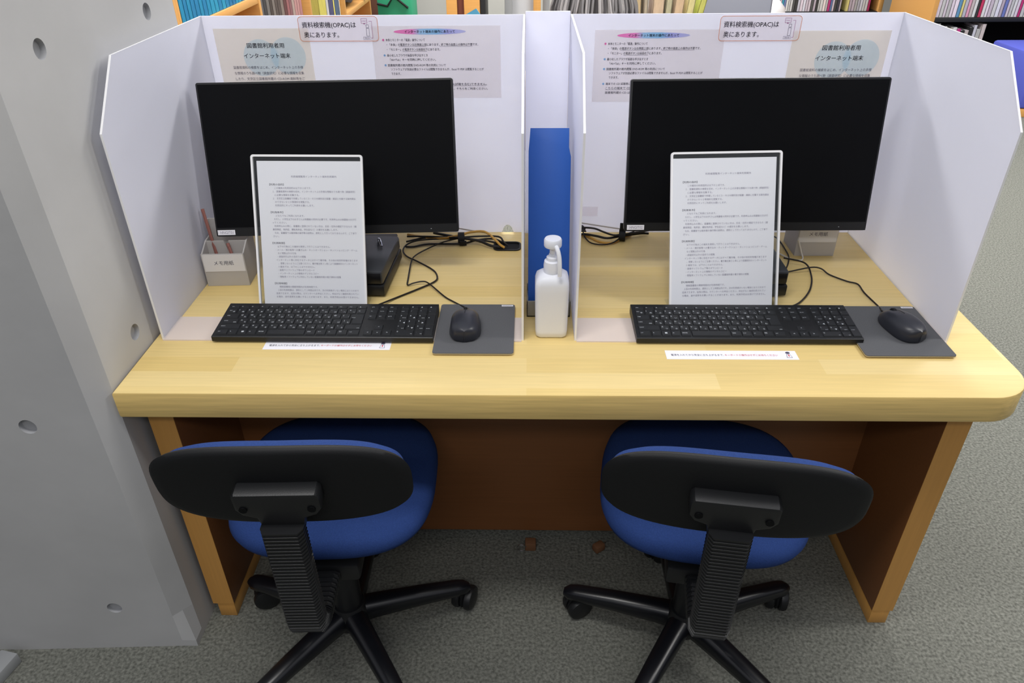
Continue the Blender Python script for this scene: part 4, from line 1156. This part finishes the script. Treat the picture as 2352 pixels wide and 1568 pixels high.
# dark and rosy books in the second bay
y = 3.875; k = 0
pal = [(92, 92, 96), (58, 58, 62), (110, 106, 104), (70, 62, 60), (120, 112, 108), (84, 74, 72), (128, 116, 110), (96, 60, 62), (150, 96, 100), (134, 92, 98), (170, 150, 144), (186, 140, 140), (180, 128, 132)]
while y < 4.62:
    w = random.uniform(0.042, 0.060)
    c = pal[min(len(pal) - 1, int((y - 3.875) / 0.75 * len(pal)))]
    book('dull %s book, %s from the pillar on the second-bay shelf' % ('dark grey' if sum(c) < 250 else ('rosy' if c[0] - c[2] > 20 else 'grey'), ORD[k]), 'book', 'dull books in the second bay', XB - 0.26, XB - 0.03, y, y + w - 0.003, 0.501, 0.501 + random.uniform(0.50, 0.58), c, '+x')
    y += w; k += 1
# tall yellow, white and navy files in the third bay
for k, (w, c, nm) in enumerate([(0.20, (170, 156, 66), 'olive yellow'), (0.18, (206, 196, 96), 'lime yellow'), (0.062, (196, 196, 200), 'pale grey'), (0.125, (70, 70, 108), 'navy'), (0.030, (232, 222, 120), 'thin pale yellow'), (0.125, (72, 92, 120), 'slate blue'), (0.02, (236, 234, 214), 'thin cream')]):
    y0_ = 4.79 + [0, .205, .39, .455, .585, .62, .75][k]
    book('tall %s file standing in the third bay of the wooden bookcase' % nm, 'file', 'tall files in the third bay', XB - 0.27, XB - 0.02, y0_, y0_ + w - 0.003, 0.421, 0.421 + 0.60, c, '+x', name='file')
# blue bag on the shelf of the last bay
t = thing('blue_bag', 'crumpled blue plastic bag lying on the last bay shelf', 'bag', (XB - 0.15, 6.08, 0.646))
b = MB()
import mathutils.noise as mn
def crumple(b, sx, sy, sz, seed, amp, nu=26, nv=16):
    vs = []; fs = []
    for i in range(nv + 1):
        ph = pi * i / nv
        for j in range(nu):
            a = 2 * pi * j / nu
            d = Vector((sin(ph) * cos(a), sin(ph) * sin(a), cos(ph)))
            s = 1 + amp * mn.noise(d * 2.6 + Vector((seed, 0, 0))) + amp * .5 * mn.noise(d * 6 + Vector((seed, 4, 0)))
            vs.append((d.x * sx * s, d.y * sy * s, max(0.0, sz + d.z * sz * s)))
    for i in range(nv):
        for j in range(nu): fs.append((i * nu + j, (i + 1) * nu + j, (i + 1) * nu + (j + 1) % nu, i * nu + (j + 1) % nu))
    b.raw(vs, fs)
crumple(b, 0.14, 0.33, 0.10, 3, 0.30); b.build('sack', mat('blue_bag_film', (60, 104, 178), 0.35, 0.5), t, smooth=60)
b = MB(); b.tube([(0.08, 0.24, 0.10), (0.13, 0.28, 0.06), (0.16, 0.27, 0.03), (0.15, 0.24, 0.012)], 0.014, 8); b.build('tied_end', M['cable_g'], t)
# green board with a bent black rod, beyond the bookcase
t = thing('green_box', 'green box with a bent black rod on its face beyond the bookcase', 'box', (-1.17, 6.95, 0))
b = MB(); b.box(-0.15, 0.15, 0, 0.35, 0, 0.66, 0.006); b.build('case', mat('green_card', (44, 160, 118), 0.6), t)
b = MB(); b.tube([(-0.15, -0.008, 0.535), (-0.06, -0.008, 0.515), (0.0, -0.008, 0.595), (0.12, -0.008, 0.50)], 0.009, 8, smooth=0); b.build('bent_rod', M['black'], t)
t = thing('cardboard_box', 'brown box top behind the green box at the bookcase end', 'box', (-1.42, 7.4, 0))
b = MB(); b.box(-0.25, 0.25, 0, 0.4, 0, 1.2, 0.005); b.build('case', mat('red_brown_board', (120, 78, 62), 0.7), t)

# wooden and metal posts in the middle distance
def post(name, label, cat, x, y, w, d, h, m):
    b = MB(); b.box(-w / 2, w / 2, -d / 2, d / 2, 0, h, 0.003); o = b.build(name, m); o.location = (x, y, 0); tag(o, label, cat); return o
t = thing('wooden_cabinet', 'tall wooden cabinet end with a dark red gap behind the screen', 'cabinet', (-0.42, 5.2, 0))
b = MB(); b.box(-0.115, -0.045, 0, 0.4, 0, 1.6, 0.003); b.build('side_panel', M['shelf_wood'], t)
b = MB(); b.box(-0.044, 0.0, 0.02, 0.4, 0, 1.58, 0.0); b.build('recess', mat('dark_red_board', (100, 50, 36), 0.6), t)
b = MB(); b.box(0.001, 0.105, 0, 0.4, 0, 1.6, 0.003); b.build('door', M['shelf_wood'], t)
b = MB(); b.box(0.106, 0.140, 0.01, 0.4, 0, 1.6, 0.003); b.build('edge_trim', M['dark_metal'], t)
post('metal_post', 'grey metal post beside the tall wooden cabinet', 'post', -0.132, 5.4, 0.05, 0.05, 2.2, M['metal_grey'])
post('wooden_post', 'narrow wooden post to the side of the grey-haired person', 'post', 0.062, 5.4, 0.05, 0.06, 2.2, M['shelf_wood'])
post('metal_post', 'grey metal post touching the narrow wooden post', 'post', 0.125, 5.45, 0.045, 0.05, 2.2, M['metal_grey'])
b = MB(); b.box(-0.115, 0.04, 5.43, 5.445, 0.0, 2.2)
tag(b.build('glass_panel', mat('grey_white_panel', (190, 192, 196), 0.4), smooth=0), 'pale grey panel between the metal post and wooden post', 'panel')
# light blue folded folder on a reading table behind the screens
t = thing('reading_table', 'wooden reading table behind the frosted screens', 'table', (0.1, 2.95, 0))
b = MB(); b.box(-0.85, 0.85, -0.33, 0.33, 0.67, 0.70, 0.004); b.build('table_top', M['desk'], t)
for sx in (-1, 1):
    for sy in (-1, 1):
        b = MB(); b.box(sx * 0.80 - .025, sx * 0.80 + .025, sy * 0.28 - .025, sy * 0.28 + .025, 0, 0.669); b.build('leg', M['leg_wood'], t)
t = thing('blue_folder', 'light blue pointed folder peeking above the pillar-side screen', 'folder', (-0.225, 2.86, 0.7005))
b = MB(); b.prism([(-0.16, 0), (0.16, 0), (0.085, 0.30), (0.035, 0.366), (-0.10, 0.295)], -0.004, 0.004, X=Matrix.Rotation(R(-8), 4, 'X') @ Matrix.Rotation(R(90), 4, 'X'))
b.build('cover', mat('light_blue_card', (92, 180, 224), 0.5), t, smooth=0)
b = MB(); b.prism([(-0.16, 0), (0.16, 0), (0.085, 0.28), (-0.10, 0.29)], -0.016, -0.006, X=Matrix.Rotation(R(-8), 4, 'X') @ Matrix.Rotation(R(90), 4, 'X')); b.build('pages', M['paper'], t, smooth=0)

# ================================================================== SEATED PERSON BEHIND THE SCREENS
def skin_mesh(name, verts, edges, radii, m, parent, levels=2):
    me = bpy.data.meshes.new(name); me.from_pydata(verts, edges, [])
    o = bpy.data.objects.new(name, me); COL.objects.link(o)
    s = o.modifiers.new('s', 'SKIN'); s.use_smooth_shade = True
    for v, r_ in zip(me.skin_vertices[0].data, radii): v.radius = (r_, r_) if not isinstance(r_, tuple) else r_
    me.skin_vertices[0].data[0].use_root = True
    ss = o.modifiers.new('u', 'SUBSURF'); ss.levels = levels; ss.render_levels = levels
    dg = bpy.context.evaluated_depsgraph_get()
    me2 = bpy.data.meshes.new_from_object(o.evaluated_get(dg))
    bpy.data.objects.remove(o)
    me2.name = name
    for p in me2.polygons: p.use_smooth = True
    me2.materials.clear(); me2.materials.append(m)
    o2 = bpy.data.objects.new(name, me2); COL.objects.link(o2); o2.parent = parent
    return o2
P_ = thing('person', 'seated person with long grey hair behind the frosted screens', 'person', (0.195, 2.36, 0))
# facing away from the camera (+y); seated at the table
v = [(0, 0, .50), (0, -.01, .62), (0, -.01, .76), (0, 0, .90), (0, .005, .99), (0, .015, 1.05), (0, .02, 1.10), (0, .015, 1.17), (0, .012, 1.215),
     (-.17, .0, .92), (-.21, .06, .72), (-.14, .26, .735), (-.10, .33, .735), (.17, .0, .92), (.21, .06, .72), (.14, .26, .735), (.10, .33, .735),
     (-.10, .03, .49), (-.12, .40, .47), (-.12, .38, .10), (-.12, .48, .035), (.10, .03, .49), (.12, .40, .47), (.12, .38, .10), (.12, .48, .035)]
e = [(0, 1), (1, 2), (2, 3), (3, 4), (4, 5), (5, 6), (6, 7), (7, 8), (3, 9), (9, 10), (10, 11), (11, 12), (3, 13), (13, 14), (14, 15), (15, 16), (0, 17), (17, 18), (18, 19), (19, 20), (0, 21), (21, 22), (22, 23), (23, 24)]
r = [.13, .12, .125, .12, .055, .05, .078, .088, .05, .055, .042, .032, .024, .055, .042, .032, .024, .085, .06, .042, .035, .085, .06, .042, .035]
skin_mesh('body', v, e, r, M['skin'], P_)
skin_mesh('cardigan', [(0, 0, .50)] + [v[i] for i in (1, 2, 3)] + [(0, .003, .96)] + [v[9], v[10], (-.155, .21, .733), v[13], v[14], (.155, .21, .733)], [(0, 1), (1, 2), (2, 3), (3, 4), (3, 5), (5, 6), (6, 7), (3, 8), (8, 9), (9, 10)],
          [.138, .13, .135, .13, .075, .064, .052, .044, .064, .052, .044], M['blouse'], P_)
skin_mesh('trousers', [v[0], v[17], v[18], v[19], v[21], v[22], v[23]], [(0, 1), (1, 2), (2, 3), (0, 4), (4, 5), (5, 6)], [.132, .095, .07, .052, .095, .07, .052], M['trousers'], P_)
# hair: a cap of combed strands
b = MB(); random.seed(3)
crumple(b, 0.105, 0.110, 0.112, 5, 0.06, 36, 22)
b.X = Matrix.Identity(4)
hair_b = b
cap = hair_b.build('hair', M['hair'], P_, smooth=60); cap.location = (0, -0.004, 1.018)
b = MB()
for k in range(150):
    a = random.uniform(pi * 0.92, pi * 2.08); a0 = a + random.uniform(-.2, .2)
    rr = 0.112 + random.uniform(0, 0.016)
    top = random.uniform(0.02, 0.10)
    p = [(0.03 * cos(a), 0.03 * sin(a), 1.252), (rr * .72 * cos(a0), rr * .72 * sin(a0), 1.222), (rr * cos(a0), rr * sin(a0), 1.15), (rr * 1.04 * cos(a), rr * 1.04 * sin(a), 1.07), (rr * (1.0 + .15 * random.random()) * cos(a), rr * sin(a) * 1.05, random.uniform(0.93, 1.0))]
    b.tube(p, random.uniform(0.003, 0.0065), 5, smooth=3, taper=0.002, mi=random.choice([0, 0, 1, 2]))
b.build('hair_strands', [mat('hair_grey', (150, 146, 144), 0.55, 0.4), mat('hair_dark', (96, 92, 92), 0.55, 0.4), mat('hair_white', (206, 200, 196), 0.55, 0.4)], P_, smooth=60)
b = MB()      # nose and ears
b.pad(0.02, 0.03, 2, 0.018, 0.004, X=place((0, 0.098, 1.135), rx=-90)); b.build('nose', M['skin'], P_)
for s in (-1, 1):
    b = MB(); b.pad(0.03, 0.05, 2, 0.008, 0.006, X=place((s * 0.094, 0.02, 1.14), ry=90 * s)); b.build('ear', M['skin'], P_)
    b = MB(); b.pad(0.022, 0.012, 2, 0.004, 0.004, X=place((s * 0.034, 0.095, 1.160), rx=-90)); b.build('eye', M['ink'], P_)
b = MB(); b.pad(0.04, 0.010, 2, 0.004, 0.004, X=place((0, 0.094, 1.095), rx=-90)); b.build('mouth', mat('lips', (190, 110, 100), 0.5), P_)
st = thing('stool', 'dark stool under the seated grey-haired person', 'stool', (0.195, 2.36, 0))
b = MB(); b.lathe([(0, 0.31), (0.19, 0.31), (0.20, 0.325), (0.19, 0.338), (0, 0.34)], 28); b.build('seat', M['trousers'], st)
for k in range(4):
    a = R(45 + 90 * k); b = MB(); b.tube([(0.13 * cos(a), 0.13 * sin(a), 0.312), (0.17 * cos(a), 0.17 * sin(a), 0.0)], 0.013, 8, smooth=0); b.build('leg', M['dark_metal'], st)

# ------------------------------------------------------------------ magazines standing on a rack beside the person
t = thing('magazine_rack', 'wooden magazine rack behind the frosted screen beside the seated person', 'rack', (0.60, 3.62, 0))
b = MB(); b.box(-0.20, 0.26, -0.12, 0.12, 0, 0.75, 0.004); b.build('case', M['shelf_wood'], t)
b = MB(); b.box(-0.20, 0.26, -0.12, -0.11, 0.751, 0.80, 0.002); b.build('front_lip', M['shelf_wood'], t)
mg = [(-0.155, 0.050, (206, 190, 164), 'beige', -3), (-0.095, 0.020, (188, 182, 176), 'grey', -2), (-0.062, 0.055, (222, 204, 190), 'pale pink', 1), (-0.001, 0.030, (196, 198, 180), 'sage', 2), (0.034, 0.045, (226, 204, 184), 'peach', 4), (0.085, 0.035, (230, 226, 178), 'cream', 7), (0.126, 0.030, (212, 220, 130), 'lime', 11)]
for x, w, c, nm, ln in mg:
    book('%s magazine standing in the rack beside the grey-haired person' % nm, 'magazine', 'magazines in the rack', 0.47 + (x + .155) * .88, 0.47 + (x + .155 + w) * .88, 3.54, 3.68, 0.756, 1.07, c, '-y', ln, name='magazine')

# grey armchair farther back
t = thing('armchair', 'grey armchair with a black side panel behind the frosted screen', 'armchair', (1.24, 5.0, 0), -12)
b = MB(); b.box(-0.30, 0.30, -0.30, 0.30, 0.16, 0.44, 0.03); b.build('seat', M['metal_grey'], t)
b = MB(); b.box(-0.30, 0.30, 0.0, 0.09, -0.25, 0.25, 0.03, 0, place((0, 0.26, 0.68), rx=-14)); b.build('backrest', mat('grey_upholstery', (120, 122, 132), 0.8), t)
for s in (-1, 1):
    b = MB(); b.box(s * 0.36 - 0.05, s * 0.36 + 0.05, -0.32, 0.32, 0.08, 0.80 if s < 0 else 0.62, 0.02); b.build('armrest', M['dark_metal'], t)
for sx in (-1, 1):
    for sy in (-1, 1):
        b = MB(); b.lathe([(0, 0), (.02, 0), (.02, .16), (0, .16)], 12, 0, place((sx * .24, sy * .24, 0))); b.build('leg', M['dark_metal'], t)
t = thing('waste_bin', 'round white bin with a domed lid beside the wooden bookcase post', 'bin', (1.95, 6.6, 0.0))
b = MB(); b.lathe([(0, 0), (0.15, 0), (0.155, 0.02), (0.175, 0.44), (0, 0.44)], 32); b.build('body', mat('white_bin', (214, 214, 216), 0.5), t, smooth=50)
b = MB(); b.lathe([(0, 0.441), (0.180, 0.441), (0.182, 0.47), (0.165, 0.54), (0.11, 0.60), (0, 0.625)], 32); b.build('lid', mat('white_lid', (222, 222, 224), 0.4), t, smooth=50)

# ================================================================== BOOKCASES ON THE FAR SIDE
def light_col():
    r_ = random.random()
    if r_ < 0.55:
        g_ = random.randint(176, 226); return (g_, g_ - random.randint(0, 8), g_ + random.randint(-6, 6)), 'pale'
    if r_ < 0.68: g_ = random.randint(40, 90); return (g_, g_, g_ + 4), 'dark grey'
    if r_ < 0.78: return (random.randint(170, 200), 60, random.randint(90, 130)), 'crimson'
    if r_ < 0.86: return (random.randint(90, 130), random.randint(120, 150), random.randint(170, 200)), 'blue'
    if r_ < 0.91: return (70, 160, 176), 'teal'
    if r_ < 0.96: return (214, 206, 130), 'yellow'
    return (214, 160, 176), 'pink'
def q8(c): return tuple(max(0, min(255, int(round(v / 12.0)) * 12)) for v in c)
def case(label, x0, x1, y0, d, h, shelf, side_l, name):
    t = thing(name, label, 'bookcase', (x0, y0, 0))
    w = x1 - x0
    b = MB(); b.box(0, 0.10 if side_l else 0.035, 0, d, 0, h, 0.003); b.build('side_panel', M['shelf_wood'], t)
    b = MB(); b.box(w - 0.035, w, 0, d, 0, h, 0.003); b.build('side_panel', M['shelf_wood'], t)
    xl = 0.101 if side_l else 0.036
    for z in shelf:
        b = MB(); b.box(xl, w - 0.036, 0.0, d - 0.02, z - 0.03, z, 0.001); b.build('shelf', M['dark_metal'], t)
    b = MB(); b.box(xl, w - 0.036, d - 0.019, d, 0, h); b.build('back_board', M['dark_metal'], t)
    return t
case('wooden bookcase with one row of pale books behind the screen', 2.04, 3.10, 7.0, 0.30, 1.5, [0.08, 0.442, 0.80, 1.16], True, 'bookcase')
case('wooden bookcase with black shelves behind the blue bench', 3.06, 4.9, 6.05, 0.72, 1.5, [0.10, 0.535, 0.93, 1.3], False, 'bookcase')
def fill(desc, grp, x0, x1, y0, z, hmin, hmax, wmin, wmax, lean_p=0.0):
    x = x0; k = 0
    while x < x1 and k < len(ORD):
        w = random.uniform(wmin, wmax); c, nm = light_col(); c = q8(c)
        book('%s book, %s from the side panel %s' % (nm, ORD[k], desc), 'book', grp, x, x + w - 0.0015, y0, y0 + 0.16, z + 0.001, z + random.uniform(hmin, hmax), c, '-y')
        x += w; k += 1
fill('on the shelf behind the second sign', 'pale books behind the screen', 2.15, 2.74, 7.02, 0.442, 0.19, 0.23, 0.016, 0.026)
fill('in the short row past the dark gap', 'pale books past the gap', 2.79, 2.98, 7.02, 0.442, 0.19, 0.23, 0.018, 0.026)
fill('on the upper black shelf', 'books on the upper black shelf', 3.10, 4.0, 6.07, 0.535, 0.21, 0.25, 0.019, 0.030)
fill('on the lower black shelf', 'books on the lower black shelf', 3.10, 3.50, 6.07, 0.10, 0.34, 0.395, 0.020, 0.034)
# blue bench with a wooden base
t = thing('bench', 'blue upholstered bench with a wooden base in front of the black shelves', 'bench', (3.45, 5.27, 0))
b = MB(); b.box(0, 1.8, 0.0, 0.55, 0.06, 0.42, 0.02); b.build('seat', M['bench_blue'], t)
b = MB(); b.box(0.0, 1.8, 0.01, 0.54, 0.0, 0.0595, 0.003); b.build('base', M['shelf_wood'], t)
